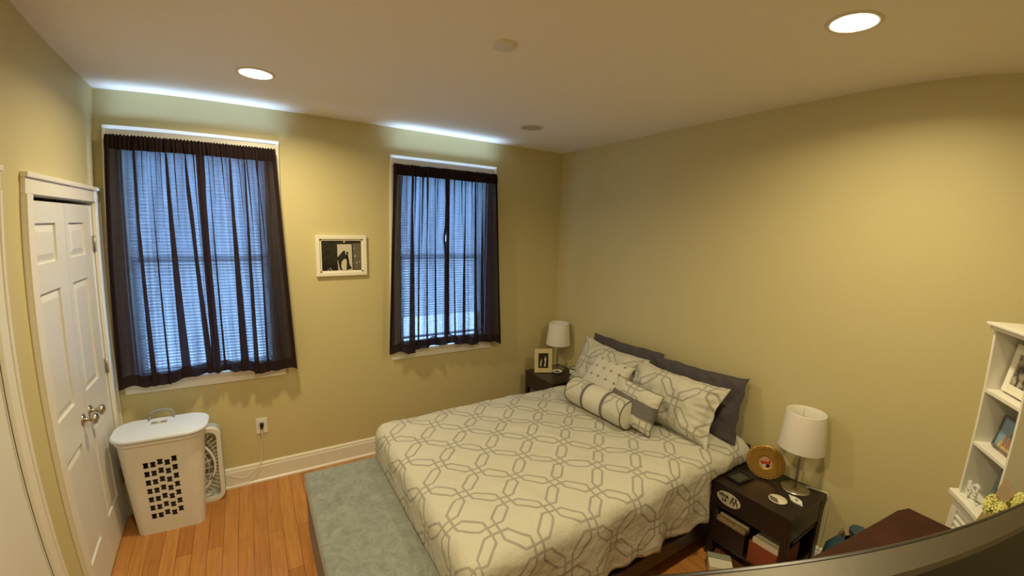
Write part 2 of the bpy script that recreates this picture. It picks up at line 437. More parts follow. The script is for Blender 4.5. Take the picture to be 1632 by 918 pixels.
# ---- closet double door and the nearer door on the left wall
def casing(parent, y0, y1, zt, w=.09, th=.022, cap=True):
    bm = bmesh.new()
    for a, b in ((y0-w+.0, y0), (y1, min(y1+w, -.004))):
        box(bm, 0, th, a, b, 0, zt, bev=.003)
        box(bm, th, th+.007, (a if a < y0 else b-.02), (a+.02 if a < y0 else b), 0, zt, bev=.002)
    b = min(y1+w, -.004)
    box(bm, 0, th, y0-w, b, zt, zt+.078, bev=.003)
    box(bm, 0, th+.012, y0-w-.004, b+.0, zt+.066, zt+.088, bev=.004)
    return link('door_casing', bm, 'trim', parent)
def leaf(parent, y0, y1, zt, panels, name='door_panel'):
    """door slab with raised panels; face towards +x at x=-.002"""
    bm = bmesh.new(); x0, x1 = -.040, -.004
    cols = [(c0, c1) for c0, c1, _, _ in panels]; c0 = min(c[0] for c in cols); c1 = max(c[1] for c in cols)
    zs = sorted((p[2], p[3]) for p in panels)
    box(bm, x0, x1-.012, y0, y1, .008, zt)
    box(bm, x1-.012, x1, y0, c0, .008, zt); box(bm, x1-.012, x1, c1, y1, .008, zt)
    z = .008
    for a, b in zs:
        box(bm, x1-.012, x1, c0, c1, z, a); z = b
    box(bm, x1-.012, x1, c0, c1, z, zt)
    for a, b in zs:  # raised field: bevelled
        i = .045
        v = [bm.verts.new((x1-.012, y, zz)) for y, zz in ((c0+.008, a+.008), (c1-.008, a+.008), (c1-.008, b-.008), (c0+.008, b-.008))]
        w = [bm.verts.new((x1-.002, y, zz)) for y, zz in ((c0+i, a+i*.9), (c1-i, a+i*.9), (c1-i, b-i*.9), (c0+i, b-i*.9))]
        bm.faces.new(w)
        for k in range(4): bm.faces.new((v[k], v[(k+1) % 4], w[(k+1) % 4], w[k]))
    return link(name, bm, 'door', parent)
def hinge(parent, y, z, w=.018):
    bm = bmesh.new()
    box(bm, -.004, .002, y-w, y+w, z-.045, z+.045, bev=.001)
    tube(bm, [(.006, y, z-.048), (.006, y, z+.048)], .006)
    return link('hinge', bm, 'hinge', parent)
def knob(parent, y, z, x=-.004):
    mt = Matrix.Translation((x, y, z)) @ Matrix.Rotation(PI/2, 4, 'Y'); bm = bmesh.new()
    lathe(bm, [(0.001, 0), (.031, 0), (.032, .004), (.026, .009), (.012, .012), (.010, .030), (.016, .040), (.026, .048), (.029, .058), (.025, .068), (.012, .074), (.001, .075)], 24, mt)
    return link('door_knob', bm, 'nickel', parent)
d1 = struct_empty('door_1', (0, 0, 0))
casing(d1, D1[0]-.012, D1[1]+.002, 2.045)
B('door_jamb', 'trim', [(-.12, .0, D1[0]-.010, D1[0]+.003, 0, 2.045), (-.12, 0, D1[1]-.003, D1[1]+.010, 0, 2.045), (-.12, 0, D1[0], D1[1], 2.04, 2.055)], d1)
B('closet_dark', 'dark', [(-.14, -.125, D1[0], D1[1], 0, 2.045)], d1)
rows = [(.245, .81), (1.02, 1.615), (1.745, 1.925)]
l1 = leaf(d1, D1[0]+.005, -.5535, 2.022, [(-.972, -.69, a, b) for a, b in rows])
l2 = leaf(d1, -.5505, D1[1]-.005, 2.022, [(-.497, -.245, a, b) for a, b in rows])
for z in (1.80, 1.05, .30): hinge(l1, D1[0]+.012, z, .010); hinge(l2, D1[1]-.006, z, .017)
knob(l1, -.618, .905); knob(l2, -.488, .905)
d2 = struct_empty('door_2', (0, 0, 0))
casing(d2, D2[0], D2[1]+.004, 2.045)
B('door_jamb', 'trim', [(-.12, .0, D2[0]-.010, D2[0]+.003, 0, 2.045), (-.12, 0, D2[1]-.003, D2[1]+.010, 0, 2.045), (-.12, 0, D2[0], D2[1], 2.04, 2.055)], d2)
B('door_panel', 'door', [(-.040, -.004, D2[0]+.005, D2[1]-.005, .008, 2.03)], d2, bev=.002)

# ---- windows
def window(n):
    x0, x1, z0, z1 = WIN[n]; r = struct_empty('window_%d' % n)
    w = .083; bm = bmesh.new()
    for a, b in ((x0-w, x0), (x1, x1+w)):
        box(bm, a, b, -.018, 0, z0-.01, z1-.0005, bev=.003)
        o = a if a < x0-.01 else b-.02
        box(bm, o, o+.02, -.028, -.018, z0-.01, z1+w-.0225, bev=.003)
    box(bm, x0-w, x1+w, -.018, 0, z1, z1+w, bev=.003); box(bm, x0-w, x1+w, -.030, -.018, z1+w-.022, z1+w, bev=.003)
    link('window_casing', bm, 'trim', r)
    B('window_sill', 'trim', [(x0-w-.004, x1+w+.004, -.034, .10, z0-.028, z0, )], r, bev=.004)
    B('window_apron', 'trim', [(x0-w+.012, x1+w-.012, -.018, 0, z0-.085, z0-.028)], r, bev=.003)
    B('window_jamb', 'trim', [(x0, x0+.012, 0, .14, z0, z1), (x1-.012, x1, 0, .14, z0, z1), (x0, x1, 0, .14, z1-.012, z1)], r)
    zm = 1.69; bm = bmesh.new()
    for (a, b, ya) in ((z0, zm+.02, .070), (zm-.02, z1-.012, .100)):
        box(bm, x0+.012, x0+.052, ya, ya+.03, a, b); box(bm, x1-.052, x1-.012, ya, ya+.03, a, b)
        box(bm, x0+.012, x1-.012, ya, ya+.03, a, a+.045); box(bm, x0+.012, x1-.012, ya, ya+.03, b-.040, b)
    link('window_sash', bm, 'trim', r)
    for a, b, ya in ((z0+.04, zm-.015, .084), (zm+.02, z1-.05, .114)):
        B('window_pane', 'glass', [(x0+.05, x1-.05, ya, ya+.003, a, b)], r)
window(1); window(2)
# blinds
def blind(n, label, zlow, zopen, aopen):
    x0, x1, z0, z1 = WIN[n]; x0 += .018; x1 -= .018
    t = thing('window_blind', label, 'blind', ((x0+x1)/2, .035, z1-.012), 0, 'white mini blinds')
    hw = (x1-x0)/2
    B('headrail', 'slat', [(-hw, hw, -.014, .014, -.026, 0)], t)
    zt = z1-.012; bm = bmesh.new(); z = -.036; pitch = .0215
    while zt+z > zlow+.02:
        zz = zt+z; ang = math.radians(52) if zz > zopen else math.radians(aopen)
        ang += random.uniform(-.03, .03); c, s = math.cos(ang)*.0127, math.sin(ang)*.0127
        rows_ = []
        for k in range(4):   # curved slat section, inner edge up
            q = -1+2*k/3; bow = .0018*(1-q*q)
            rows_.append((q*c + bow*s/.0127, z - q*s + bow*c/.0127))
        vs = [[bm.verts.new((xx, yy, z_)) for yy, z_ in rows_] for xx in (-hw, hw)]
        for k in range(3):
            f = bm.faces.new((vs[0][k], vs[0][k+1], vs[1][k+1], vs[1][k])); f.smooth = True
        z -= pitch
    link('slats', bm, 'slat', t, fix=False)
    B('bottom_rail', 'slat', [(-hw, hw, -.012, .012, z-.004, z+.012)], t)
    bm = bmesh.new()
    for xx in (-hw+.12, 0, hw-.12):
        for yy in (-.0135, .0135): tube(bm, [(xx, yy, 0), (xx, yy, z)], .0012, 4)
    link('ladder_cord', bm, 'slat', t)
    bm = bmesh.new(); tube(bm, [(-hw+.05, -.02, -.02), (-hw+.05, -.021, -.75)], .003, 6)
    link('tilt_wand', bm, 'white_plastic', t)
blind(1, 'white mini blind hanging in the window nearest the closet, slats nearly shut', .905, 1.08, 50)
blind(2, 'white mini blind in the window beside the corner lamp, bottom slats tilted open', .985, 1.17, 12)

# curtains: real folded cloth, doubled at the header, hem and side edges
def curtain(label, xt0, xt1, xb0, xb1, zt, zb0, zb1, folds, seed, y=-.085, group=None, nu=260, nv=60, slit=False):
    t = thing('curtain', label, 'curtain', ((xt0+xt1)/2, y, zt), 0, group); ox, oz = (xt0+xt1)/2, zt
    rnd = random.Random(seed); ph = [rnd.uniform(0, 6.28) for _ in range(8)]
    small = [(u0, u0+rnd.uniform(-.03, .03), rnd.uniform(.016, .026), rnd.uniform(.004, .008), rnd.uniform(.25, .6)) for u0 in [(k+rnd.uniform(.15, .85))/9 for k in range(9)]]
    def P(u, v, lay=0.):
        w = 1-v; zb = zb0+(zb1-zb0)*u
        zb += .012*math.sin(u*9+ph[0])*1.0+.008*math.sin(u*23+ph[1])
        x = (xt0+(xt1-xt0)*u)*(1-v)+(xb0+(xb1-xb0)*u)*v
        yy = 0.
        g = max(0, 1-v/.16)        # gathers in the header
        yy += (.0055*math.sin(u*150+ph[2])+.004*math.sin(u*263+ph[3]))*(.35+.65*g)*(1 if v < .5 else 1-(v-.5))
        yy += (.012*math.sin(u*19+ph[4]+v*.8)+.007*math.sin(u*37+ph[5]-v))*min(1, .25+v*1.1)
        for (ct, cb, wd, amt) in folds:
            c = ct+(cb-ct)*v; k = (u-c)/wd
            if abs(k) < 1:
                e = min(1, (v+.02)/.10); A = amt*e*(.45+.75*v)
                win = (math.cos(k*PI)+1)/2
                x -= A*math.sin(k*PI)*win*1.9
                yy += -.018*e*math.cos(k*PI*1.0)*win
        for (ct, cb, wd, amt, fade) in small:   # short gathers below the header
            k = (u-(ct+(cb-ct)*v))/wd
            if abs(k) < 1 and v < fade:
                A = amt*min(1, (v+.02)/.06)*(1-v/fade)**.6
                win = (math.cos(k*PI)+1)/2; x -= A*math.sin(k*PI)*win*1.9; yy += -.006*win*A/.008
        if slit: x -= .020*max(0, (u-.85)/.15)*math.exp(-((v-.385)/.045)**2)
        if v < .055:               # around the rod
            yy += -.010*math.sin(PI*v/.055)
        z = zt+(zb-zt)*v+.004*math.sin(u*170+ph[6])*max(0, 1-v*30)
        return Vector((x-ox, yy+lay, z-oz))
    def grid(u0, u1, v0, v1, nu_, nv_, lay, mi, bm, uvl):
        V = [[bm.verts.new(P(u0+(u1-u0)*i/nu_, v0+(v1-v0)*j/nv_, lay)) for i in range(nu_+1)] for j in range(nv_+1)]
        for j in range(nv_):
            for i in range(nu_):
                f = bm.faces.new((V[j][i], V[j][i+1], V[j+1][i+1], V[j+1][i])); f.smooth = True; f.material_index = mi
                for lp, (a, b) in zip(f.loops, ((i, j), (i+1, j), (i+1, j+1), (i, j+1))):
                    lp[uvl].uv = ((u0+(u1-u0)*a/nu_)*.75, (v0+(v1-v0)*b/nv_)*1.6)
    bm = bmesh.new(); uvl = bm.loops.layers.uv.new('UVMap')
    grid(.012, .988, .052, .955, nu, nv, 0, 0, bm, uvl)
    link('sheer_cloth', bm, 'sheer', t, fix=False)
    bm = bmesh.new(); uvl = bm.loops.layers.uv.new('UVMap')
    grid(0, 1, .0, .056, nu, 10, -.001, 0, bm, uvl); grid(0, 1, .0, .054, nu, 8, .012, 0, bm, uvl)
    link('header', bm, 'hem', t, fix=False)
    bm = bmesh.new(); uvl = bm.loops.layers.uv.new('UVMap')
    grid(0, 1, .952, 1, nu, 6, -.001, 0, bm, uvl); grid(0, .055, .05, .96, 12, nv, -.0015, 0, bm, uvl); grid(.945, 1, .05, .96, 12, nv, -.0015, 0, bm, uvl)
    link('hem', bm, 'hem', t, fix=False)
    return t
GC = 'dark sheer curtains'
curtain('dark sheer curtain panel next to the closet door, left panel of its window', .078, .572, .048, .600, 2.448, .868, .915,
        [(.30, .36, .05, .016), (.47, .50, .03, .008), (.63, .68, .055, .024), (.83, .92, .045, .018)], 1, group=GC)
curtain('dark sheer curtain panel beside the small wall picture, hung over its left', .560, 1.002, .590, 1.088, 2.448, .915, .868,
        [(.12, .10, .03, .008), (.39, .34, .05, .022), (.58, .48, .04, .015), (.74, .62, .04, .010)], 2, y=-.088, group=GC)
curtain('dark sheer curtain panel with pulled fold, closer to the framed picture on the far window', 1.828, 2.286, 1.776, 2.296, 2.438, .885, .925,
        [(.32, .38, .06, .024), (.46, .49, .03, .008), (.60, .63, .035, .011), (.74, .80, .05, .012)], 3, group=GC, slit=True)
curtain('dark sheer curtain panel closest to the room corner and bedside lamp', 2.276, 2.770, 2.290, 2.866, 2.438, .925, .872,
        [(.12, .14, .04, .010), (.35, .30, .045, .015), (.53, .50, .05, .020), (.68, .63, .045, .015)], 4, y=-.088, group=GC)
for (a, b, z, lb) in ((.075, 1.005, 2.430, 'thin dark curtain rod above the window nearest the closet'), (1.822, 2.775, 2.420, 'thin dark curtain rod above the window nearest the bed')):
    t = thing('curtain_rod', lb, 'curtain rod', (a, -.076, z), 0, 'curtain rods')
    bm = bmesh.new(); tube(bm, [(0, 0, 0), (b-a, 0, 0)], .006); link('rod', bm, 'black', t)
    for xx in (.02, b-a-.02):
        bm = bmesh.new(); tube(bm, [(xx, 0, 0), (xx, .074, 0)], .003); link('bracket', bm, 'black', t)

# ---- ceiling fixtures
def can(x, y, on, label):
    t = thing('ceiling_light', label, 'ceiling light', (x, y, H), 0, 'recessed ceiling lights')
    bm = bmesh.new(); lathe(bm, [(.075, -.001), (.078, -.006), (.094, -.004), (.096, 0)], 48); link('trim_ring', bm, 'grate', t)
    bm = bmesh.new()
    if on:
        lathe(bm, [(.0005, -.0085), (.05, -.0075), (.076, -.003)], 40); link('lit_lens', bm, 'lamp_on', t)
    else:
        lathe(bm, [(.076, -.003), (.060, -.0015), (.03, -.001), (.0005, -.001)], 40); link('reflector', bm, 'can_inner', t)
    return t
can(.89, -.75, 1, 'lit recessed ceiling light above the closet and hamper')
can(2.69, -2.77, 1, 'large bright lit recessed ceiling light above the near nightstand')
can(2.71, -.694, 0, 'unlit recessed ceiling light near the far room corner')
can(.89, -2.77, 1, 'lit recessed ceiling light behind the viewer near the second door')
t = thing('ceiling_cover_plate', 'flat round white cover plate in the middle of the ceiling', 'cover plate', (1.803, -1.799, H))
bm = bmesh.new(); lathe(bm, [(.0005, -.012), (.04, -.012), (.052, -.010), (.056, -.004), (.057, 0)], 40); link('plate', bm, 'grate', t)
bm = bmesh.new(); lathe(bm, [(.0005, -.0135), (.008, -.013), (.009, -.0118)], 16); link('screw_cap', bm, 'grate', t)

# ---- outlet and cord
t = thing('wall_outlet', 'white wall outlet with a black plug, below the framed picture', 'outlet', (.834, 0, .440))
bm = bmesh.new(); prism(bm, rrect(.074, .118, .006), -.0005, .006, mat4=Matrix.Rotation(PI/2, 4, 'X')); link('cover_plate', bm, 'white_plastic', t)
B('receptacle', 'white_plastic', [(-.017, .017, -.008, -.005, .006, .042), (-.017, .017, -.008, -.005, -.042, -.006)], t, bev=.001)
bm = bmesh.new(); box(bm, -.013, .013, -.032, -.008, -.004, .026, bev=.004); box(bm, -.007, .007, -.028, -.012, -.02, -.003, bev=.003)
tag(link('power_plug', bm, 'black', loc=(.834, 0, .440)), 'small black plug pushed into the wall outlet', 'plug')
bm = bmesh.new(); tube(bm, spline([(.834, -.020, .42), (.835, -.018, .36), (.826, -.012, .27), (.815, -.022, .18), (.790, -.035, .13), (.72, -.040, .075), (.66, -.040, .085), (.60, -.05, .13)], 8), .0028, 6)
tag(link('extension_cable', bm, 'white_plastic'), 'thin white cord drooping from the outlet to the fan', 'cable')

# ---- framed black and white picture on the window wall
def frame_parts(t, w, h, bw, m, th=.02, inner=True, liner=None):
    """frame in local XZ, front towards -Y"""
    bm = bmesh.new()
    for a in ((-w/2, -w/2+bw, -th, 0, -h/2, h/2), (w/2-bw, w/2, -th, 0, -h/2, h/2), (-w/2+bw, w/2-bw, -th, 0, h/2-bw, h/2), (-w/2+bw, w/2-bw, -th, 0, -h/2, -h/2+bw)):
        box(bm, *a, bev=min(.003, bw*.2))
    o = link('frame_moulding', bm, m, t)
    if inner:
        b2 = bw*.45; bm = bmesh.new(); w2, h2 = w-2*bw, h-2*bw
        for a in ((-w2/2, -w2/2+b2, -th*.6, 0, -h2/2, h2/2), (w2/2-b2, w2/2, -th*.6, 0, -h2/2, h2/2), (-w2/2, w2/2, -th*.6, 0, h2/2-b2, h2/2), (-w2/2, w2/2, -th*.6, 0, -h2/2, -h2/2+b2)):
            box(bm, *a, bev=.001)
        link('inner_lip', bm, liner or m, t)
    return o
def flat(bm, poly, y, mi=0, th=.0006):
    """thin printed patch in local XZ at depth y facing -Y"""
    m4 = Matrix(((1, 0, 0, 0), (0, 0, 1, 0), (0, 1, 0, 0), (0, 0, 0, 1)))
    prism(bm, poly, y-th, y, mi, m4)
t = thing('framed_picture', 'white framed black and white picture of two people in a doorway', 'picture', (1.4385, 0, 1.708))
t.rotation_euler = (0, math.radians(-.6), 0)
frame_parts(t, .374, .312, .028, 'white_frame', .024)
bm = bmesh.new(); box(bm, -.163, .163, -.008, -.001, -.132, .132, mi=0)
k = .002
def pp(u, v): # picture px in zoomed view (210..800, 205..660) -> local
    return ((u-503)/590*.300, -(v-432)/455*.236)
flat(bm, [pp(440, 650), pp(655, 650), pp(650, 262), pp(440, 262)], -.0082, 1)
flat(bm, [pp(215, 655), pp(445, 655), pp(445, 560), pp(215, 560)], -.0082, 3)
flat(bm, [pp(670, 640), pp(790, 640), pp(785, 250), pp(665, 250)], -.0082, 2)
flat(bm, [pp(u, v) for u, v in ((430, 470), (480, 410), (515, 370), (540, 355), (556, 368), (552, 390), (560, 415), (590, 440), (585, 480), (530, 485), (500, 520), (490, 570), (492, 620), (520, 640), (470, 645), (455, 560), (445, 500))], -.009, 0)
flat(bm, [pp(u, v) for u, v in ((568, 385), (585, 372), (600, 382), (596, 405), (590, 430), (602, 480), (612, 560), (650, 630), (565, 650), (572, 540), (570, 470))], -.009, 0)
for (u, v, s) in ((700, 440, 14), (725, 540, 12), (765, 530, 9), (690, 325, 9), (545, 215, 20), (330, 620, 9), (350, 640, 10), (300, 640, 8)):
    flat(bm, [pp(u-s, v+s), pp(u+s*.6, v+s), pp(u+s*.3, v-s*1.4), pp(u-s*.3, v-s)], -.0092, 1)
link('photo', bm, ['photo_black', 'photo_white', 'photo_grey', 'tv_black'], t)

# ------------------------------------------------------------------ laundry hamper
def hamper():
    t = thing('laundry_hamper', 'tall white plastic laundry hamper with lid, between closet door and box fan', 'laundry hamper', (.280, -.275, 0), 0)
    hb = (.372, .185); ht = (.458, .262); zt = .645
    def ring(z, inset=0.):
        k = z/zt; w = hb[0]+(ht[0]-hb[0])*k-2*inset; d = hb[1]+(ht[1]-hb[1])*k-2*inset
        r = .045+.045*k
        return rrect(w, d, r, 6)
    bm = bmesh.new(); zs = [0, .01, .2, .4, .6, zt]
    def shell(bm, inset, zs, flip):
        rs = [[bm.verts.new((x, y, z)) for x, y in ring(z, inset)] for z in zs]; n = len(rs[0])
        for a, b in zip(rs, rs[1:]):
            for i in range(n): bm.faces.new((a[i], a[(i+1) % n], b[(i+1) % n], b[i]))
        return rs
    o_ = shell(bm, 0, zs, 0); i_ = shell(bm, .004, [.006]+zs[2:], 1)
    bm.faces.new(o_[0][::-1]); bm.faces.new(i_[0]); n = len(o_[0])
    for i in range(n): bm.faces.new((o_[-1][i], o_[-1][(i+1) % n], i_[-1][(i+1) % n], i_[-1][i]))
    bmesh.ops.recalc_face_normals(bm, faces=bm.faces[:])
    body = link('body', bm, ['white_plastic'], t, fix=False)
    bc = bmesh.new()
    for j in range(7):
        for i in range(5):
            z = .125+j*.0595+(.006 if i == 4 else 0)+(i % 2)*.0+(.012 if i in (2, 4) else 0); x = -.078+i*.037
            box(bc, x-.0115, x+.0115, -.30, -.03, z-.019, z+.019); box(bc, x-.0145, x+.0145, -.30, -.03, z-.017, z-.005); box(bc, x-.0145, x+.0145, -.30, -.03, z+.005, z+.017)
    me = bpy.data.meshes.new('cut'); bc.to_mesh(me); bc.free(); co = bpy.data.objects.new('cut', me); C.objects.link(co); co.parent = t
    bpy.context.view_layer.update()
    md = body.modifiers.new('b', 'BOOLEAN'); md.object = co; md.operation = 'DIFFERENCE'; md.solver = 'EXACT'; md.use_self = True
    dg = bpy.context.evaluated_depsgraph_get(); new = bpy.data.meshes.new_from_object(body.evaluated_get(dg))
    body.modifiers.clear(); body.data = new; bpy.data.objects.remove(co)
    bm = bmesh.new()  # rim
    for (a, z0, z1) in ((.012, .622, .648),):
        outer = rrect(ht[0]+2*a, ht[1]+2*a, .105, 8); prism(bm, outer, z0, z1)
    link('rim', bm, 'white_plastic', t)
    bm = bmesh.new()
    L0 = [(1.0, .648), (1.01, .655), (1.0, .668), (.955, .674), (.935, .671), (.92, .672), (.5, .674)]
    rs = []
    for k, z in L0:
        rs.append([bm.verts.new((x, y, z)) for x, y in rrect((ht[0]+.05)*k if k > .9 else (ht[0]+.05)*k, (ht[1]+.05)-(1-k)*(ht[0]+.05) if k > .9 else .04, .112*max(.3, k) if k > .9 else .019, 8)])
    n = len(rs[0])
    for a, b in zip(rs, rs[1:]):
        for i in range(n): bm.faces.new((a[i], a[(i+1) % n], b[(i+1) % n], b[i])).smooth = True
    bm.faces.new(rs[0][::-1]); bm.faces.new(rs[-1])
    lid = link('lid', bm, 'lid_plastic', t)
    B('handle_panel', 'lid_plastic', [(-.075, .055, .02, .125, .672, .679)], lid, bev=.004)
    b_ = B('lid_sticker', 'photo_white', [(-.06, .030, .030, .075, .679, .6798)], lid)
    B('sticker_print', 'grey_plastic', [(-.055, -.018, .034, .048, .6798, .6806), (-.055, -.03, .053, .070, .6798, .6806), (-.005, .026, .036, .068, .6798, .6806)], lid)
    bm = bmesh.new(); tube(bm, spline([(-.075, .118, .672), (-.072, .128, .705), (-.055, .134, .722), (.0, .136, .728), (.035, .134, .722), (.050, .128, .705), (.052, .118, .672)], 6), .009, 8)
    link('handle', bm, 'grey_plastic', t)
hamper()
# clothes inside: dark laundry seen through the slots
bm = bmesh.new(); g = bmesh.ops.create_icosphere(bm, subdivisions=4, radius=1)
for v in bm.verts:
    p = v.co; f = 1+.12*noise.noise(p*3+Vector((3, 1, 2)))
    v.co = Vector((max(-.165, min(.165, p.x*.2*f)), max(-.075, min(.075, p.y*.09*f)), max(.0, .24+p.z*.28*f)))
tag(link('laundry_pile', bm, 'charcoal', loc=(.280, -.275, .009), smooth=True), 'dark laundry inside the white hamper, seen through its slots', 'laundry')

# ------------------------------------------------------------------ box fan
def fan():
    t = thing('box_fan', 'white box fan standing against the wall behind the hamper', 'fan', (.310, -.085, 0))
    S = .54; bm = bmesh.new(); D = .05
    outer = rrect(S, S, .06, 8, 0, .27); inner = rrect(S-.05, S-.05, .045, 8, 0, .27); n = len(outer)
    def V(p, y): return bm.verts.new((p[0], y, p[1]))
    A = [V(p, -D) for p in outer]; A2 = [V(p, D) for p in outer]; I = [V(p, -D) for p in inner]; I2 = [V(p, D) for p in inner]
    for i in range(n):
        j = (i+1) % n
        for q in ((A[i], A[j], I[j], I[i]), (A[i], A[j], A2[j], A2[i]), (I[i], I[j], I2[j], I2[i]), (A2[i], A2[j], I2[j], I2[i])): bm.faces.new(q)
    link('frame', bm, 'white_plastic', t)
    bm = bmesh.new(); outer = rrect(S+.004, S+.004, .062, 8, 0, .27); inner = rrect(S-.002, S-.002, .06, 8, 0, .27)
    A = [V(p, -.01) for p in outer]; A2 = [V(p, D+.002) for p in outer]; I = [V(p, -.01) for p in inner]; I2 = [V(p, D+.002) for p in inner]
    for i in range(n):
        j = (i+1) % n
        for q in ((A[i], A[j], I[j], I[i]), (A[i], A[j], A2[j], A2[i]), (I[i], I[j], I2[j], I2[i]), (A2[i], A2[j], I2[j], I2[i])): bm.faces.new(q)
    link('back_shell', bm, 'blue_grey', t)
    for yy, nm in ((-D+.004, 'front_grille'), (D-.004, 'rear_grille')):
        bm = bmesh.new()
        def ringt(r, w, seg=48): tube(bm, [(r*math.cos(2*PI*k/seg), yy, .27+r*math.sin(2*PI*k/seg)) for k in range(seg+1)], w, 5, cap=False)
        for r in (.225, ): ringt(r, .009)
        for r in (.04, .065, .09, .115, .14, .165, .19): ringt(r, .0022)
        for k in range(24):
            a = 2*PI*k/24; c, s = math.cos(a), math.sin(a); R_ = min(.245/max(abs(c), abs(s)), .33); b_ = a+.22
            tube(bm, [(.04*c, yy, .27+.04*s), (.13*math.cos(a+.12), yy-.003, .27+.13*math.sin(a+.12)), (.225*math.cos(b_), yy, .27+.225*math.sin(b_))], .002, 4)
        for k in range(60):
            a = 2*PI*k/60; c, s = math.cos(a), math.sin(a); R_ = .247/max(abs(c), abs(s))
            if R_ > .30: R_ = .30
            if R_ > .235: tube(bm, [(.225*c, yy, .27+.225*s), (R_*c, yy, .27+R_*s)], .0018, 4)
        if nm == 'front_grille':
            lathe(bm, [(.0005, 0), (.035, .002), (.04, .008)], 24, Matrix.Translation((0, yy-.006, .27)) @ Matrix.Rotation(PI/2, 4, 'X') @ Matrix.Scale(-1, 4, (0, 0, 1)))
        link(nm, bm, 'white_plastic', t)
    for k in range(5):
        a = 2*PI*k/5; bm = bmesh.new(); vs = []
        for i in range(7):
            r = .03+.165*i/6; w = .02+.05*math.sin(PI*min(1, i/6*.8+.15)); row = []
            for q in (-1, -.3, .4, 1):
                ang = a+q*w/r*.8 if r > .05 else a+q*.5
                row.append(bm.verts.new((r*math.cos(ang), q*.018, .27+r*math.sin(ang))))
            vs.append(row)
        for p, q in zip(vs, vs[1:]):
            for i in range(3): bm.faces.new((p[i], p[i+1], q[i+1], q[i])).smooth = True
        link('blade', bm, 'grey_plastic', t)
    bm = bmesh.new(); lathe(bm, [(.0005, -.03), (.03, -.03), (.035, -.02), (.035, .03), (.0005, .03)], 20, Matrix.Translation((0, 0, .27)) @ Matrix.Rotation(PI/2, 4, 'X')); link('hub', bm, 'grey_plastic', t)
fan()

# ------------------------------------------------------------------ bench
def bench():
    x0, x1, y0, y1, zt = 1.048, 1.482, -2.12, -.765, .42
    t = thing('upholstered_bench', 'long grey-green velvet bench standing at the foot of the bed', 'bench', ((x0+x1)/2, (y0+y1)/2, 0))
    hx, hy = (x1-x0)/2, (y1-y0)/2
    bm = bmesh.new(); box(bm, -hx+.006, hx-.006, -hy+.006, hy-.006, .02, zt-.085, bev=.01); link('base', bm, 'bench_side', t)
    for sx in (-1, 1):
        for sy in (-1, 1): B('foot', 'black', [(sx*(hx-.05)-.02, sx*(hx-.05)+.02, sy*(hy-.05)-.02, sy*(hy-.05)+.02, 0, .02)], t)
    bm = bmesh.new(); nx, ny = 40, 110; tufts = [(sx*.085, y) for sx in (-1, 1) for y in (-.52, -.26, 0, .26, .52)]
    V = []
    for j in range(ny+1):
        row = []
        for i in range(nx+1):
            u, v = -1+2*i/nx, -1+2*j/ny; x, y = u*hx, v*hy
            e = min(hx-abs(x), hy-abs(y)); z = zt-.004
            if e < .03: z -= .012*(1-e/.03)**2
            for tx, ty in tufts:
                d = math.hypot(x-tx, y-ty); z -= .012*math.exp(-(d/.018)**2)+.004*math.exp(-(d/.05)**2)
            z += .0025*noise.noise(Vector((x*9, y*9, 1)))
            row.append(bm.verts.new((x, y, z)))
        V.append(row)
    for j in range(ny):
        for i in range(nx): bm.faces.new((V[j][i], V[j][i+1], V[j+1][i+1], V[j+1][i])).smooth = True
    edge = [V[0][i] for i in range(nx+1)]+[V[j][nx] for j in range(1, ny+1)]+[V[ny][i] for i in range(nx-1, -1, -1)]+[V[j][0] for j in range(ny-1, 0, -1)]
    low = [bm.verts.new((v.co.x, v.co.y, zt-.085)) for v in edge]; n = len(edge)
    for i in range(n): bm.faces.new((edge[i], edge[(i+1) % n], low[(i+1) % n], low[i]))
    bm.faces.new(low)
    lid = link('padded_lid', bm, ['velvet'], t)
    for tx, ty in tufts:
        bm = bmesh.new(); lathe(bm, [(.0005, .004), (.006, .003), (.009, 0)], 12, Matrix.Translation((tx, ty, zt-.017))); link('tuft_button', bm, 'velvet', t)
bench()

# ------------------------------------------------------------------ bed
BX0, BX1, BY0, BY1 = 1.545, 3.51, -2.135, -.760
t = thing('bed', 'queen bed with dark frame under the lattice-print duvet', 'bed', ((BX0+BX1)/2, (BY0+BY1)/2, 0))
cx_, cyy = (BX0+BX1)/2, (BY0+BY1)/2
B('mattress', 'mattress', [(BX0-cx_, BX1-cx_, BY0-cyy, BY1-cyy, .36, .585)], t, bev=.03)
B('box_spring', 'plain_white', [(BX0-cx_, BX1-cx_, BY0-cyy+.01, BY1-cyy-.01, .20, .358)], t, bev=.01)
for sy in (-1, 1): B('side_rail', 'dark_wood', [(BX0-cx_, BX1-cx_, sy*.70-.015, sy*.70+.015, .13, .22)], t, bev=.003)
B('foot_rail', 'dark_wood', [(BX0-cx_-.02, BX0-cx_, -.70, .70, .13, .24)], t, bev=.003)
B('headboard', 'dark_wood', [(BX1-cx_+.002, BX1-cx_+.045, -.702, .745, 0, .60)], t, bev=.006)
for sx in (BX0-cx_+.03, 0, BX1-cx_-.05):
    for sy in (-1, 1): B('leg', 'black', [(sx-.02, sx+.02, sy*.68-.02, sy*.68+.02, 0, .14)], t)

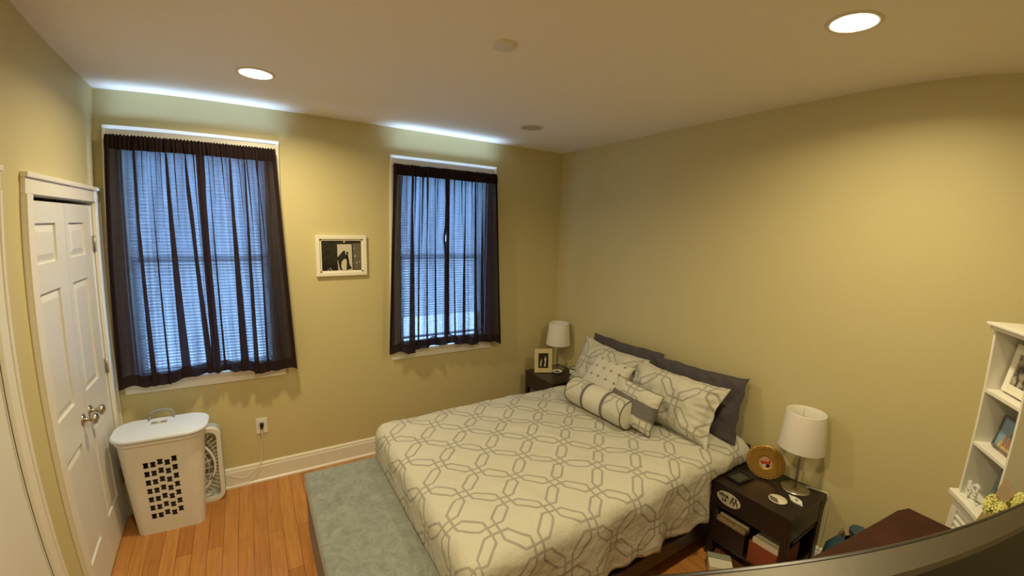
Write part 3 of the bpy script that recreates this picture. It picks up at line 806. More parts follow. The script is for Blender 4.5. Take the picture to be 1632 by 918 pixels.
def duvet():
    X0, X1, Y0, Y1 = 1.562, 3.50, -2.105, -.780; R_ = .075; TOP = .645
    F_, S_ = .235, .415      # cloth beyond the flat top at foot and sides
    nx, ny = 190, 190
    bm = bmesh.new(); uvl = bm.loops.layers.uv.new('UVMap'); V = []; UVc = []
    def P(s, t_):
        cxx = min(max(s, X0), X1); cyy_ = min(max(t_, Y0), Y1); os_, ot = s-cxx, t_-cyy_
        d = math.hypot(os_, ot)
        top = TOP+0.020*noise.noise(Vector((s*2.3, t_*2.3, 0)))+.010*noise.noise(Vector((s*6, t_*6, 4)))+.0035*noise.noise(Vector((s*14+t_*9, t_*5-s*3, 7)))+.003*noise.noise(Vector((s*19, t_*19, 9)))
        ex = min(X1+.2-s, s-X0, t_-Y0, Y1-t_)
        if d < 1e-6:
            e = min(s-X0, t_-Y0, Y1-t_); sag = .014*max(0, 1-e/.16)**2
            return Vector((s, t_, top-sag))
        dx, dy = os_/d, ot/d
        if d < R_*PI/2:
            a = d/R_; off = R_*math.sin(a); dz = R_*(1-math.cos(a))
        else:
            off = R_; dz = R_+(d-R_*PI/2)
        hang = max(0, d-.06)
        q = s if abs(dy) > abs(dx) else t_
        wave = (.018*math.sin(q*13+.6*math.sin(q*5))+.010*math.sin(q*29+1.3))*min(1, hang/.3)
        kk = abs(dy)
        off += wave*kk+.012*hang+.008*noise.noise(Vector((s*6, t_*6, 2)))*(.3+.7*kk)
        return Vector((cxx+dx*off, cyy_+dy*off, top-.014-dz))
    s0, s1, t0, t1 = X0-F_-.05, 3.50, Y0-S_, Y1+S_
    for j in range(ny+1):
        row = []
        for i in range(nx+1):
            s = s0+(s1-s0)*i/nx; t_ = t0+(t1-t0)*j/ny
            ss, tt = s, t_
            # round the hanging corners so that the hem stays level
            os_ = min(0, s-X0); ot = min(0, t_-Y0) if t_ < Y0 else max(0, t_-Y1)
            if os_ < 0 and ot != 0:
                k = max(abs(os_)/(F_+.05), abs(ot)/S_); d = math.hypot(os_/(F_+.05), ot/S_); f = k/d
                ss = X0+os_*f; tt = (Y0 if ot < 0 else Y1)+ot*f
            p = P(ss, tt)
            if os_ < 0 and p.y > -2.13 and p.z < .47: p.x = max(p.x, 1.4855)
            hem = .014*math.sin(s*21+math.sin(s*9))+.008*math.sin(s*47)
            if abs(ot) > S_*.75: p.z += hem*(abs(ot)/S_-.75)/.25
            if p.x > 3.06 and p.z < .515: p.y = max(p.y, -2.1495)
            row.append(bm.verts.new(p)); UVc.append((s, t_))
        V.append(row)
    for j in range(ny):
        for i in range(nx):
            f = bm.faces.new((V[j][i], V[j][i+1], V[j+1][i+1], V[j+1][i])); f.smooth = True
            for lp, (a, b) in zip(f.loops, ((i, j), (i+1, j), (i+1, j+1), (i, j+1))): lp[uvl].uv = UVc[b*(nx+1)+a]
    o = link('duvet', bm, 'duvet', fix=False)
    md = o.modifiers.new('s', 'SOLIDIFY'); md.thickness = .012; md.offset = -1
    tag(o, 'cream duvet printed with a grey chain lattice spread over the bed', 'duvet')
duvet()

# ------------------------------------------------------------------ pillows
def frame_mat(o, w, h):
    """columns: width dir, height dir, normal"""
    w = Vector(w).normalized(); h = Vector(h); h = (h-w*h.dot(w)).normalized(); n = w.cross(h)
    m = Matrix.Identity(4)
    for i in range(3): m[i][0], m[i][1], m[i][2], m[i][3] = w[i], h[i], n[i], o[i]
    return m
def pillow_bm(w, h, th, n=44, pinch=.10, seed=0, uvo=(0, 0), flange=0., wr=1., ray=.004):
    bm = bmesh.new(); uvl = bm.loops.layers.uv.new('UVMap')
    def P(u, v, sgn):
        a, b = -1+2*u, -1+2*v
        px = a*(1-pinch*(1-b*b)*abs(a)**2); py = b*(1-pinch*1.2*(1-a*a)*abs(b)**2)
        fa, fb = min(1, abs(a)/(1-flange)), min(1, abs(b)/(1-flange))
        px += .022*wr*noise.noise(Vector((b*3.1, seed, 1)))*abs(a)**3; py += .030*wr*noise.noise(Vector((a*3.3, seed, 7)))*abs(b)**3
        t = (max(0, 1-fa**2.6)*max(0, 1-fb**2.6))**.40*th/2
        edge = (abs(a)**6+abs(b)**6)
        x, y = px*w/2, py*h/2
        nz = noise.noise(Vector((x*7+seed*3, y*7, sgn)))*.014*wr+noise.noise(Vector((x*17+seed, y*17, sgn*2)))*.008*wr
        z = sgn*(t+.003)+nz*(1 if t > .003 else 0)
        z += .014*wr*noise.noise(Vector((a*2.5+seed, b*2.5, 5)))*min(1, edge)
        # rays of creases near the rim
        ang = math.atan2(b, a); z += sgn*ray*wr*math.sin(ang*26+seed+3*noise.noise(Vector((x*5, y*5, seed))))*max(0, min(1, (max(abs(a), abs(b))-.55)*2.5))*(1 if t > .004 else .3)
        return Vector((x, y+h/2, z))
    G = {}
    for sg in (1, -1):
        G[sg] = [[bm.verts.new(P(i/n, j/n, sg)) for i in range(n+1)] for j in range(n+1)]
        for j in range(n):
            for i in range(n):
                q = (G[sg][j][i], G[sg][j][i+1], G[sg][j+1][i+1], G[sg][j+1][i]); q = q if sg > 0 else q[::-1]
                f = bm.faces.new(q); f.smooth = True
                idx = ((i, j), (i+1, j), (i+1, j+1), (i, j+1)); idx = idx if sg > 0 else idx[::-1]
                for lp, (a, b) in zip(f.loops, idx): lp[uvl].uv = (uvo[0]+a/n*w, uvo[1]+b/n*h)
    def rim(k): 
        a, b = G[1], G[-1]
        return ([(a[0][i], b[0][i]) for i in range(n)]+[(a[j][n], b[j][n]) for j in range(n)]+[(a[n][i], b[n][i]) for i in range(n, 0, -1)]+[(a[j][0], b[j][0]) for j in range(n, 0, -1)])
    r = rim(0); m_ = len(r)
    for i in range(m_):
        try: bm.faces.new((r[i][0], r[i][1], r[(i+1) % m_][1], r[(i+1) % m_][0])).smooth = True
        except Exception: pass
    loop = [(p[0].co+p[1].co)/2 for p in r]
    return bm, loop
def pillow(name, label, m, o, wdir, hdir, w, h, th, cat='pillow', group=None, piping=None, **kw):
    bm, loop = pillow_bm(w, h, th, **kw)
    ob = link(name, bm, m, fix=True); ob.matrix_world = frame_mat(Vector(o), wdir, hdir); tag(ob, label, cat, group)
    if piping:
        b2 = bmesh.new(); tube(b2, loop+[loop[0]], .004, 6, cap=False); link('piping', b2, piping, ob)
    return ob
def V3(*a): return Vector(a)
# origin = middle of the lower edge; wdir runs towards the near side (-y) so that the front faces the room
up_ = lambda bx, tx, dz: V3(tx-bx, 0, dz)
pillow('pillow', 'charcoal pillow against the wall on the window side, behind the lattice sham', 'charcoal', (3.385, -1.10, .63), (.02, -1, .0), up_(3.385, 3.475, .40), .76, .425, .09, group='charcoal pillows', wr=1.5, ray=.0008, flange=.06, pinch=.05, seed=2)
pillow('pillow', 'charcoal pillow against the wall nearest the gold round frame', 'charcoal', (3.365, -1.78, .62), (.02, -1, .04), up_(3.365, 3.475, .40), .72, .43, .09, group='charcoal pillows', wr=1.5, ray=.0008, flange=.06, pinch=.05, seed=5)
pillow('pillow_sham', 'lattice-print sham on the window side, behind the small tufted pillow', 'sham', (3.205, -1.055, .635), (.0, -1, -.04), up_(3.205, 3.36, .34), .72, .415, .19, group='lattice-print shams', flange=.07, seed=3, wr=1.7)
pillow('pillow_sham', 'lattice-print sham nearest the near nightstand, its corner jutting out', 'sham', (3.150, -1.715, .632), (.0, -1, .0), up_(3.150, 3.31, .31), .745, .415, .20, group='lattice-print shams', flange=.07, seed=8, wr=1.7, uvo=(.05, .02))
pillow('throw_pillow', 'small square cream pillow with grey stitched tufts', 'tuft', (3.020, -1.195, .665), (.02, -1, -.03), up_(3.020, 3.245, .27), .385, .365, .13, cat='pillow', seed=4, wr=.6, pinch=.05)
rp = pillow('throw_pillow', 'small oblong lattice-print pillow with a wide grey band', 'sham', (2.945, -1.615, .668), (0, -.366, -.023), V3(.085, -.047, .236), .39, .275, .10, seed=6, wr=.5, pinch=.04, piping='piping', uvo=(.02, .0))
bm, _ = pillow_bm(.39, .275, .104, seed=6, wr=.5, pinch=.04)
uvs = bm.verts
dele = [f for f in bm.faces if not (.088 < f.calc_center_median().y < .190)]
bmesh.ops.delete(bm, geom=dele, context='FACES')
link('grey_band', bm, 'band', rp, fix=True)
# bolster
def bolster():
    L_, R_ = .54, .098
    t = thing('bolster_pillow', 'round bolster pillow with lattice-print ends and plain white middle', 'pillow', (2.925, -1.378, .742)); t.rotation_euler = (PI/2, math.radians(0), math.radians(2))
    def cyl(z0, z1, r, m, nm, seg=40, nz=10):
        bm = bmesh.new(); uvl = bm.loops.layers.uv.new('UVMap'); V = []
        for j in range(nz+1):
            z = z0+(z1-z0)*j/nz; rr = r+.003*noise.noise(Vector((z*9, 0, 1)))
            V.append([bm.verts.new((rr*math.cos(2*PI*i/seg), rr*math.sin(2*PI*i/seg), z)) for i in range(seg)])
        for j in range(nz):
            for i in range(seg):
                f = bm.faces.new((V[j][i], V[j][(i+1) % seg], V[j+1][(i+1) % seg], V[j+1][i])); f.smooth = True
                for lp, (a, b) in zip(f.loops, ((i, j), (i+1, j), (i+1, j+1), (i, j+1))): lp[uvl].uv = (2*PI*r*a/seg+.04, z0+(z1-z0)*b/nz+.05)
        return link(nm, bm, m, t)
    h = L_/2
    cyl(-h, -.105, R_, 'sham', 'end_section'); cyl(.105, h, R_, 'sham', 'end_section'); cyl(-.085, .085, R_, 'plain_white', 'middle_section')
    cyl(-.108, -.082, R_+.0015, 'band', 'grey_band', nz=2); cyl(.082, .108, R_+.0015, 'band', 'grey_band', nz=2)
    for s in (-1, 1):
        bm = bmesh.new(); uvl = bm.loops.layers.uv.new('UVMap')
        lathe(bm, [(.0005, s*(h+.016)), (.03, s*(h+.015)), (.07, s*(h+.008)), (R_, s*h)], 40)
        for f in bm.faces:
            for lp in f.loops: lp[uvl].uv = (lp.vert.co.x+.17, lp.vert.co.y+.19)
        link('end_cap', bm, 'plain_white', t)
        bm = bmesh.new(); tube(bm, [(R_*math.cos(2*PI*k/40), R_*math.sin(2*PI*k/40), s*h) for k in range(41)], .004, 6, cap=False); link('piping', bm, 'piping', t)
bolster()

# ------------------------------------------------------------------ nightstands
def nightstand(loc, zt, label, w=.455, d=.43, sticker=False):
    """front faces -x; x from 0 to d, y from -w/2 to w/2"""
    t = thing('nightstand', label, 'nightstand', loc, 0, 'dark nightstands')
    B('table_top', 'dark_wood', [(0, d, -w/2, w/2, zt-.022, zt)], t, bev=.002)
    for x in (.006, d-.046):
        for y in (-w/2+.004, w/2-.042): B('leg', 'dark_wood', [(x, x+.038, y, y+.038, 0, zt-.022)], t, bev=.002)
    dr = B('drawer_front', 'dark_wood', [(.004, .020, -w/2+.01, w/2-.01, zt-.155, zt-.024)], t, bev=.002)
    B('side_apron', 'dark_wood', [(.02, d-.02, -w/2+.006, -w/2+.020, zt-.155, zt-.022)], t); B('side_apron', 'dark_wood', [(.02, d-.02, w/2-.020, w/2-.006, zt-.155, zt-.022)], t)
    B('back_panel', 'dark_wood', [(d-.02, d-.008, -w/2+.02, w/2-.02, .10, zt-.022)], t)
    B('shelf', 'dark_wood', [(.012, d-.012, -w/2+.012, w/2-.012, .105, .122)], t, bev=.001)
    B('middle_shelf', 'dark_wood', [(.10, d-.012, -w/2+.012, w/2-.012, zt-.19, zt-.176)], t, bev=.001)
    if sticker:
        m4 = Matrix(((0, 0, 1, 0), (1, 0, 0, 0), (0, 1, 0, 0), (0, 0, 0, 1)))   # (u,v,n)->(y.., z, x)
        R4 = Matrix(((0, 0, -1, .0038), (-1, 0, 0, .115), (0, 1, 0, zt-.078), (0, 0, 0, 1)))  # u -> -y, v -> z, n -> -x
        bm = bmesh.new(); prism(bm, [(.072*math.cos(a*PI/24), .042*math.sin(a*PI/24)) for a in range(48)], 0, .0008, mat4=R4)
        st = link('oval_sticker', bm, 'photo_white', dr); st['label'] = 'white oval sticker with black lettering'
        text_mesh('lettering', 'VIVA', .029, 'tv_black', st, R4 @ Matrix.Translation((-.030, .010, .0012)), bold=.0014)
        text_mesh('lettering', 'LA', .025, 'tv_black', st, R4 @ Matrix.Translation((-.024, -.015, .0012)), bold=.0014)
        bm = bmesh.new()
        def bar(x0, y0, x1, y1, w_=.0045):
            dx, dy = x1-x0, y1-y0; l = math.hypot(dx, dy); nx, ny = -dy/l*w_/2, dx/l*w_/2
            prism(bm, [(x0+nx, y0+ny), (x0-nx, y0-ny), (x1-nx, y1-ny), (x1+nx, y1+ny)], .0008, .0016, mat4=R4)
        bar(.016, .024, .050, .024); bar(.009, -.001, .057, -.001, .004); bar(.024, .024, .010, -.024, .005); bar(.042, .024, .056, -.024, .005)
        bar(.024, .024, .031, -.022, .0045); bar(.042, .024, .036, -.022, .0045)
        link('emblem', bm, 'tv_black', st)
    return t
nightstand((3.128, -2.380, 0), .50, 'dark wood nightstand near the camera with an oval sticker on its front', sticker=True)
nightstand((3.128, -.345, 0), .56, 'dark wood nightstand in the room corner by the window wall', w=.455)

def lamp(loc, label, cordpts):
    t = thing('table_lamp', label, 'table lamp', loc, 0, 'matching bedside lamps')
    bm = bmesh.new(); lathe(bm, [(.0005, 0), (.076, 0), (.077, .004), (.073, .009), (.012, .012), (.0005, .012)], 40); link('base', bm, 'nickel', t)
    bm = bmesh.new(); tube(bm, [(0, 0, .01), (0, 0, .36)], .0065, 12); link('pole', bm, 'nickel', t)
    bm = bmesh.new(); seg = 48
    prof = [(.122, .262), (.1225, .266), (.099, .476), (.0985, .480), (.0965, .478), (.120, .264), (.122, .262)]
    lathe(bm, prof, seg); link('lamp_shade', bm, 'lampshade', t)
    bm = bmesh.new()
    for k in range(3):
        a = 2*PI*k/3+.5; tube(bm, [(.012*math.cos(a), .012*math.sin(a), .44), (.096*math.cos(a), .096*math.sin(a), .468)], .002, 6)
    tube(bm, [(0, 0, .34), (0, 0, .44)], .012, 10); link('shade_fitter', bm, 'white_plastic', t)
    bm = bmesh.new(); bmesh.ops.create_uvsphere(bm, u_segments=16, v_segments=12, radius=.028, matrix=Matrix.Translation((0, 0, .41)))
    link('bulb', bm, 'lid_plastic', t, smooth=True)
    bm = bmesh.new(); tube(bm, spline([Vector(p)-Vector(loc) for p in cordpts], 6), .0028, 6); link('power_cord', bm, 'white_plastic', t)
lamp((3.452, -2.478, .50), 'white shaded metal table lamp on the sticker-fronted nightstand', [(3.52, -2.50, .506), (3.545, -2.56, .505), (3.560, -2.618, .49), (3.562, -2.622, .3), (3.560, -2.620, .10), (3.54, -2.65, .006)])
lamp((3.440, -.235, .56), 'white shaded metal table lamp on the corner nightstand', [(3.50, -.22, .566), (3.545, -.16, .566), (3.562, -.108, .55), (3.563, -.10, .35), (3.56, -.09, .08)])

# items on the near nightstand
t = thing('round_photo_frame', 'round gold frame with scalloped rim and small colour photo', 'photo frame', (3.392, -2.318, .502)); t.rotation_euler = (0, math.radians(6), math.radians(0))
def gold():
    r = .104; # axis towards the camera: local -x, turned to -y
    A = Matrix.Translation((0, 0, r)) @ Matrix.Rotation(math.radians(24), 4, 'Z') @ Matrix.Rotation(-PI/2, 4, 'Y')
    bm = bmesh.new(); lathe(bm, [(.0005, -.008), (r, -.008), (r+.001, 0), (r-.004, .006), (r*.80, .004), (.045, .008), (.038, .006), (.034, .002), (.0005, .002)], 64, A); 
    for ring_, nn, rr in ((r*.93, 44, .006), (r*.82, 38, .005), (.05, 26, .0035)):
        for k in range(nn):
            a = 2*PI*k/nn; p = A @ Vector((ring_*math.cos(a), ring_*math.sin(a), .006))
            bmesh.ops.create_icosphere(bm, subdivisions=1, radius=rr, matrix=Matrix.Translation(p))
    link('rim', bm, 'gold', t)
    bm = bmesh.new(); A2 = A @ Matrix.Rotation(PI/2, 4, 'Z')
    lathe(bm, [(.0005, .0026), (.0355, .0026)], 32, A2, mi=0)
    def blob(x, y, rx, ry, mi, z=.0028): prism(bm, [(x+rx*math.cos(a*PI/8), y+ry*math.sin(a*PI/8)) for a in range(16)], z-.0003, z+.0006, mi, A2)
    blob(-.014, .016, .012, .012, 3); blob(.004, .020, .010, .011, 4, .0032); blob(-.012, -.002, .014, .013, 1, .0034); blob(.012, .002, .015, .012, 1, .0036)
    blob(-.004, -.018, .014, .012, 2, .004); blob(.014, -.014, .009, .011, 2, .0042); blob(-.020, -.012, .008, .010, 1, .0038)
    link('photo', bm, ['wood_tan', 'red', 'pink', 'tv_black', 'photo_white'], t)
    B('easel_leg', 'black', [(.006, .030, -.010, .010, .005, .09)], t)
gold()
t = thing('square_tray', 'small dark square tray with a glassy insert beside the duvet', 'tray', (3.268, -2.242, .502), math.radians(-6))
bm = bmesh.new(); box(bm, -.066, .066, -.048, .048, 0, .006, bev=.002); 
for b in ((-.066, -.054, -.048, .048, .006, .013), (.054, .066, -.048, .048, .006, .013), (-.054, .054, .036, .048, .006, .013), (-.054, .054, -.048, -.036, .006, .013)): box(bm, *b, bev=.002)
link('tray_body', bm, 'black', t); B('glass_insert', 'screen_glass', [(-.052, .052, -.034, .034, .0062, .008)], t)
t = thing('round_coaster', 'round pale coaster with a darker printed wedge on the nightstand top', 'coaster', (3.252, -2.476, .502), math.radians(30))
bm = bmesh.new(); lathe(bm, [(.0005, 0), (.046, 0), (.047, .003), (.046, .005), (.0005, .005)], 36); link('disc', bm, 'paper', t)
bm = bmesh.new(); prism(bm, [(0, .004)]+[(.043*math.cos(a), .043*math.sin(a)) for a in [math.radians(60+k*15) for k in range(9)]], .005, .0056); link('printed_wedge', bm, 'photo_grey', t)
t = thing('white_tag', 'small white leaf-shaped tag with pointed ends before the lamp base', 'tag', (3.330, -2.535, .502), math.radians(-115))
bm = bmesh.new(); prism(bm, [(-.052, 0), (-.036, .006), (-.022, .019), (0, .026), (.022, .022), (.036, .010), (.055, -.004), (.034, -.012), (.015, -.024), (-.010, -.024), (-.030, -.012)], 0, .006); link('tag_body', bm, 'white_plastic', t)
bm = bmesh.new(); prism(bm, [(-.012, .012), (.012, .010), (.014, -.010), (.0, -.004)], .006, .0066); link('printed_mark', bm, 'grey_plastic', t)

# bins and papers in the near nightstand, box on the floor
def bin_(loc, label, m, pm, n, w, d=.24, h=.128, gp='storage bins of papers'):
    t = thing('paper_bin', label, 'bin', loc, 0, gp)
    B('bin_body', m, [(0, .006, -w/2, w/2, 0, h), (d-.006, d, -w/2, w/2, 0, h), (0.006, d-.006, -w/2, -w/2+.006, 0, h), (.006, d-.006, w/2-.006, w/2, 0, h), (.006, d-.006, -w/2+.006, w/2-.006, 0, .006)], t)
    for k in range(n):
        x = .012+k*.02; hh = h+.018+.012*random.random()
        B('paper_stack', pm[k % len(pm)], [(x, x+.016, -w/2+.010, w/2-.012, .008, hh)], t)
bin_((3.140, -2.283, .1225), 'dark maroon bin of tan papers on the nightstand shelf, sticker side', 'maroon', ['wood_tan', 'wood_tan', 'paper'], 3, .196)
bin_((3.138, -2.492, .1225), 'rust-coloured bin of cream papers on the nightstand shelf, lamp side', 'rust', ['paper', 'wood_tan', 'paper', 'paper'], 5, .168)
t = thing('small_box', 'small white and grey box on the floor before the sticker-fronted nightstand', 'box', (3.062, -2.300, 0), math.radians(40))
B('carton', 'paper', [(-.06, .06, -.065, .065, 0, .07)], t, bev=.002); B('side_panel', 'sage', [(.012, .0605, -.0655, .0655, .0, .0706)], t)

# items on the corner nightstand
t = thing('photo_frame', 'upright cream frame with a dark photo on the corner nightstand', 'photo frame', (3.245, -.262, .562)); t.rotation_euler = (math.radians(-9), 0, math.radians(-26))
hh = .235; ww = .176; bm = bmesh.new()
b = .038
for a in ((-ww/2, -ww/2+b, -.016, 0, 0, hh), (ww/2-b, ww/2, -.016, 0, 0, hh), (-ww/2+b, ww/2-b, -.016, 0, hh-b-.006, hh), (-ww/2+b, ww/2-b, -.016, 0, 0, b+.006)): box(bm, *a, bev=.002)
link('frame_moulding', bm, 'cream_frame', t)
bm = bmesh.new(); box(bm, -.052, .052, -.006, -.001, .04, hh-.04, mi=0)
flat(bm, [(.004, .06), (.014, .10), (.010, .13), (.022, .165), (.030, .13), (.024, .09), (.026, .06)], -.0065, 1)
flat(bm, [(-.032, .06), (-.030, .10), (-.020, .135), (-.012, .11), (-.018, .085), (-.02, .06)], -.0065, 1)
link('photo', bm, ['photo_black', 'photo_white'], t); B('easel_leg', 'black', [(-.015, .015, .0, .004, .01, .17)], t)
t = thing('ring_dish', 'small white oval dish with dark centre at the corner lamp base', 'dish', (3.365, -.335, .562))
bm = bmesh.new(); lathe(bm, [(.0005, 0), (.03, 0), (.046, .014), (.050, .020), (.046, .020), (.030, .010), (.0005, .007)], 36); link('dish_bowl', bm, 'white_plastic', t, smooth=True)
bm = bmesh.new(); lathe(bm, [(.010, .010), (.022, .012), (.024, .016), (.016, .019), (.010, .016)], 24); link('dark_ring', bm, 'photo_grey', t, smooth=True)
t = thing('round_container', 'small round white container with a dark rim, half hidden behind the window-side sham', 'container', (3.500, -.430, .562))
bm = bmesh.new(); lathe(bm, [(.0005, 0), (.042, 0), (.044, .003), (.044, .052), (.038, .052), (.0005, .045)], 32); link('container_body', bm, 'white_plastic', t)
bm = bmesh.new(); lathe(bm, [(.0445, .048), (.046, .056), (.040, .058), (.038, .053)], 32); link('dark_rim', bm, 'black', t)

# ------------------------------------------------------------------ dresser, television, jug
t = thing('dresser', 'reddish dark wood dresser between the television and the right wall', 'dresser', (2.98, -3.072, 0), math.radians(180-9.5))
# local +x runs away from the bookcase, local +y towards the front wall... extent: x 0..1.55, y 0..-.44 after the turn
DW, DD, DZ = 1.42, .44, .90
bm = bmesh.new(); prism(bm, [(.0, .012), (.062, -.004), (DW, 0), (DW, DD), (0, DD)], DZ-.03, DZ); link('dresser_top', bm, 'brown_wood', t)
B('carcass', 'brown_wood', [(.02, DW-.02, .03, DD-.02, .06, DZ-.03)], t, bev=.003)
for k in range(2):
    for j in range(3):
        xa = .04+k*(DW-.08)/2; f = B('drawer', 'brown_wood', [(xa+.01, xa+(DW-.08)/2-.01, .012, .030, .09+j*.26, .33+j*.26)], t, bev=.004)
        for xx in (.15, .5): 
            bm = bmesh.new(); lathe(bm, [(.006, 0), (.006, .012), (.015, .018), (.012, .026), (.0005, .028)], 16, Matrix.Translation((xa+xx, .012, .21+j*.26)) @ Matrix.Rotation(PI/2, 4, 'X')); link('drawer_knob', bm, 'nickel', f)
for xx in (.03, DW-.07):
    for yy in (.03, DD-.07): B('foot', 'brown_wood', [(xx, xx+.04, yy, yy+.04, 0, .06)], t)

t = thing('television', 'flat black television seen from behind and above, in the lower corner', 'television', (1.644, -3.333, .905), math.radians(-25.4))
TW, TZ = .91, 1.5-.905
# local +y faces the bed
B('front_bezel', 'tv_black', [(-TW/2, TW/2, .012, .022, .085, TZ-.001)], t, bev=.003)
B('screen', 'screen_glass', [(-TW/2+.02, TW/2-.02, .0222, .0235, .11, TZ-.02)], t)
bm = bmesh.new()
prof = [(.012, TZ), (-.034, TZ-.001), (-.040, TZ-.006), (-.046, TZ-.055), (-.050, TZ-.075), (-.075, TZ-.12), (-.080, TZ-.20), (-.080, .16), (-.05, .09), (.012, .088)]
for xs in (-TW/2, TW/2):
    pass
Lr = [[bm.verts.new((x, y, z)) for y, z in prof] for x in (-TW/2, TW/2)]
n = len(prof)
for i in range(n):
    f = bm.faces.new((Lr[0][i], Lr[0][(i+1) % n], Lr[1][(i+1) % n], Lr[1][i])); f.material_index = 0 if i in (0, 1) else 1
for r_ in Lr: bm.faces.new(r_).material_index = 1
link('back_housing', bm, ['tv_silver', 'tv_back'], t)
B('stand_neck', 'tv_black', [(-.06, .06, -.03, .0, .012, .13)], t, bev=.003); B('stand_foot', 'tv_black', [(-.20, .20, -.11, .10, 0, .014)], t, bev=.004)

t = thing('water_jug', 'dark blue rounded jug with a capped neck between nightstand and dresser', 'jug', (3.385, -2.815, 0))
bm = bmesh.new(); lathe(bm, [(.0005, 0), (.085, 0), (.115, .03), (.125, .12), (.125, .26), (.115, .33), (.085, .375), (.045, .395), (.034, .405)], 40); link('jug_body', bm, 'blue_bag', t, smooth=False)
bm = bmesh.new(); lathe(bm, [(.033, .40), (.033, .445), (.042, .452), (.044, .475), (.040, .482), (.034, .478), (.0005, .474)], 32, Matrix.Translation((.0, -.02, 0))); link('jug_cap', bm, 'blue_bag', t)
bm = bmesh.new(); tube(bm, spline([(.06, .075, .34), (.055, .07, .38), (.045, .05, .415), (.03, .03, .40)], 6), .013, 8); link('jug_handle', bm, 'pink_tan', t)

# ------------------------------------------------------------------ narrow bookcase and what it holds
BC = thing('bookcase', 'narrow white bookcase with a louvred lower door in the right corner', 'bookcase', (3.2, -3.21, 0), math.atan2(-.61, -.79))
BW_, BD_ = .262, .215
B('side_panel', 'trim', [(0, .014, 0, BD_, .95, 1.635)], BC, bev=.001); B('side_panel', 'trim', [(BW_-.014, BW_, 0, BD_, .95, 1.635)], BC, bev=.001)
B('back_panel', 'trim', [(.014, BW_-.014, BD_-.008, BD_, .95, 1.635)], BC)
B('top_board', 'trim', [(-.022, BW_+.022, -.022, BD_, 1.650, 1.662), (-.012, BW_+.012, -.012, BD_, 1.635, 1.650)], BC, bev=.003)
for z in (1.40, 1.18): B('shelf', 'trim', [(.014, BW_-.014, .002, BD_-.008, z-.014, z)], BC, bev=.001)
B('cabinet_top', 'trim', [(-.026, BW_+.026, -.026, BD_, .928, .95)], BC, bev=.004)
B('cabinet_body', 'trim', [(-.008, .008, -.006, BD_, .05, .928), (BW_-.008, BW_+.008, -.006, BD_, .05, .928), (.008, BW_-.008, BD_-.01, BD_, .05, .928), (.008, BW_-.008, 0, BD_-.01, .05, .07)], BC)
B('plinth', 'trim', [(-.012, BW_+.012, -.010, BD_, 0, .05)], BC, bev=.002)
dd = B('louvred_door', 'trim', [(.010, .045, -.012, .004, .08, .925), (BW_-.045, BW_-.010, -.012, .004, .08, .925), (.045, BW_-.045, -.012, .004, .885, .925), (.045, BW_-.045, -.012, .004, .08, .13), (.045, BW_-.045, .003, .004, .13, .885)], BC)
bm = bmesh.new(); z = .15
while z < .875:
    v = [bm.verts.new(p) for p in ((.045, -.010, z-.013), (BW_-.045, -.010, z-.013), (BW_-.045, .001, z+.013), (.045, .001, z+.013), (.045, -.006, z-.015), (BW_-.045, -.006, z-.015), (BW_-.045, .004, z+.011), (.045, .004, z+.011))]
    for q in ((0, 1, 2, 3), (7, 6, 5, 4), (0, 4, 5, 1), (3, 2, 6, 7), (0, 3, 7, 4), (1, 5, 6, 2)): bm.faces.new([v[i] for i in q])
    z += .030
link('louvres', bm, 'trim', dd)
bm = bmesh.new(); lathe(bm, [(.005, 0), (.005, .012), (.011, .018), (.008, .024), (.0005, .025)], 16, Matrix.Translation((.028, -.012, .60)) @ Matrix.Rotation(PI/2, 4, 'X')); link('door_knob', bm, 'nickel', dd)

def bc_frame(name, label, x, y, z, w, h, bw, m, lean, turn, photo, inner=False):
    P_ = BC.matrix_basis if False else Matrix.Translation((3.2, -3.21, 0)) @ Matrix.Rotation(math.atan2(-.61, -.79), 4, 'Z')
    t = thing(name, label, 'photo frame', (0, 0, 0))
    t.matrix_world = P_ @ Matrix.Translation((x, y, z+h/2*math.cos(lean)+.002+abs(math.sin(lean))*.012)) @ Matrix.Rotation(turn, 4, 'Z') @ Matrix.Rotation(-lean, 4, 'X')
    frame_parts(t, w, h, bw, m, .014, inner=inner)
    bm = bmesh.new(); box(bm, -w/2+bw*.7, w/2-bw*.7, -.006, -.001, -h/2+bw*.7, h/2-bw*.7, mi=0)
    mats = photo(bm); link('photo', bm, mats, t); return t
def ph_crowd(bm): return ['crowd_photo']
def ph_castle(bm):
    flat(bm, [(-.055, -.075), (.055, -.075), (.055, -.03), (-.055, -.03)], -.0066, 2)
    for x, y0, y1, r in ((-.024, -.045, .0, .006), (.0, -.045, .012, .006), (.022, -.045, .002, .006)):
        flat(bm, [(x-r*1.6, y0), (x+r*1.6, y0), (x+r, y1*.4), (x+r*.7, y1), (x-r*.7, y1), (x-r, y1*.4)], -.0072, 1)
    return ['sky_blue', 'castle', 'wood_tan']
def ph_dark(bm):
    flat(bm, [(.0, -.03), (.03, -.02), (.035, .03), (.015, .045), (.0, .01)], -.0066, 1); return ['maroon', 'photo_grey']
bc_frame('photo_frame', 'wide white frame with a grey group photo on the top bookcase shelf', .135, .085, 1.40, .205, .190, .034, 'white_frame', math.radians(12), 0, ph_crowd)
bc_frame('photo_frame', 'grey frame with a blue-sky photo on the middle bookcase shelf', .140, .080, 1.18, .178, .130, .008, 'band', math.radians(14), 0, ph_castle)
bc_frame('photo_frame', 'blue-grey mat frame with a dark photo on the lowest bookcase shelf', .178, .075, .95, .125, .175, .034, 'teal', math.radians(10), math.radians(-10), ph_dark)
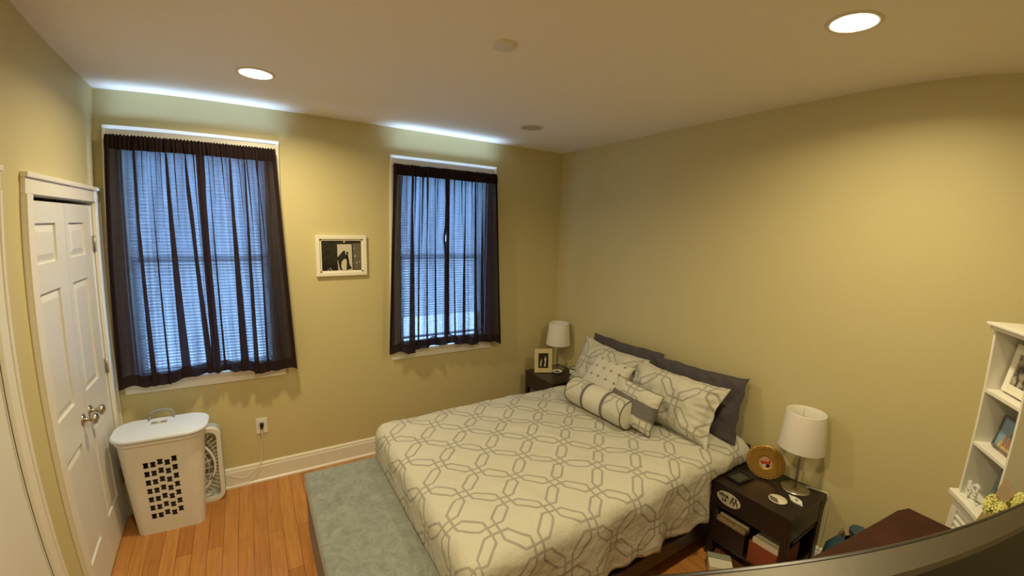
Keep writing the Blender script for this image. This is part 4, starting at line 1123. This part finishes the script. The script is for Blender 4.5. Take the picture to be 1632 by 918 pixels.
# little white letter ornament
P_ = Matrix.Translation((3.2, -3.21, 0)) @ Matrix.Rotation(math.atan2(-.61, -.79), 4, 'Z')
t = thing('letter_ornament', 'small white cut-out letter ornament on the lowest bookcase shelf', 'ornament'); t.matrix_world = P_ @ Matrix.Translation((.078, .010, .951)) @ Matrix.Rotation(math.radians(14), 4, 'Z')
A_ = Matrix.Rotation(PI/2, 4, 'X')
for s, x, z in (('L', -.016, .056), ('O', .016, .058), ('V', -.015, .020), ('E', .018, .020)):
    text_mesh('letter', s, .046, 'white_plastic', t, Matrix.Translation((x, 0, z)) @ A_, depth=.006, bold=.0022)
B('letter_base', 'white_plastic', [(-.045, .045, -.009, .009, 0, .005)], t, bev=.001)

# frame seen from behind and flowers on the dresser
t = thing('photo_frame', 'tan frame standing on the dresser, seen from its back beside the flowers', 'photo frame', (2.83, -3.335, .905)); t.rotation_euler = (math.radians(18), 0, math.radians(22))
B('frame_back', 'pink_tan', [(-.075, .075, -.007, .007, 0, .27)], t, bev=.002); B('easel_leg', 'pink_tan', [(-.014, .014, -.012, -.007, .03, .19)], t)
t = thing('flower_vase', 'vase of small yellow-green flowers on the dresser before the bookcase', 'vase of flowers', (2.675, -3.465, .902))
bm = bmesh.new(); lathe(bm, [(.0005, 0), (.035, 0), (.045, .03), (.048, .08), (.035, .13), (.030, .15), (.034, .16), (.030, .158), (.026, .15), (.0005, .14)], 28); link('vase', bm, 'paper', t, smooth=True)
rf = random.Random(5); heads = []
for k in range(26):
    a = rf.uniform(0, 2*PI); r = .105*math.sqrt(rf.random()); heads.append((r*math.cos(a), r*math.sin(a), .255+.04*rf.random()-r*.25))
bm = bmesh.new()
for h_ in heads: tube(bm, [(0, 0, .13), (h_[0]*.5, h_[1]*.5, .20), h_], .0018, 5)
link('stems', bm, 'leaf', t)
for hx, hy, hz in heads:
    bm = bmesh.new()
    for k in range(24):
        d_ = Vector((rf.gauss(0, 1), rf.gauss(0, 1), rf.gauss(0, 1)+.4)).normalized()*.021
        c0 = Vector((hx, hy, hz))+d_
        for q in range(4):
            a = q*PI/2+k; u = d_.cross(Vector((0.1, .3, 1))).normalized(); w_ = d_.cross(u).normalized()
            e = (u*math.cos(a)+w_*math.sin(a)); s_ = (u*-math.sin(a)+w_*math.cos(a))
            vs = [bm.verts.new(c0), bm.verts.new(c0+e*.008+s_*.005+d_*.12), bm.verts.new(c0+e*.014+d_*.05), bm.verts.new(c0+e*.008-s_*.005+d_*.12)]
            bm.faces.new(vs)
    link('blossom', bm, 'flower', t, fix=False)
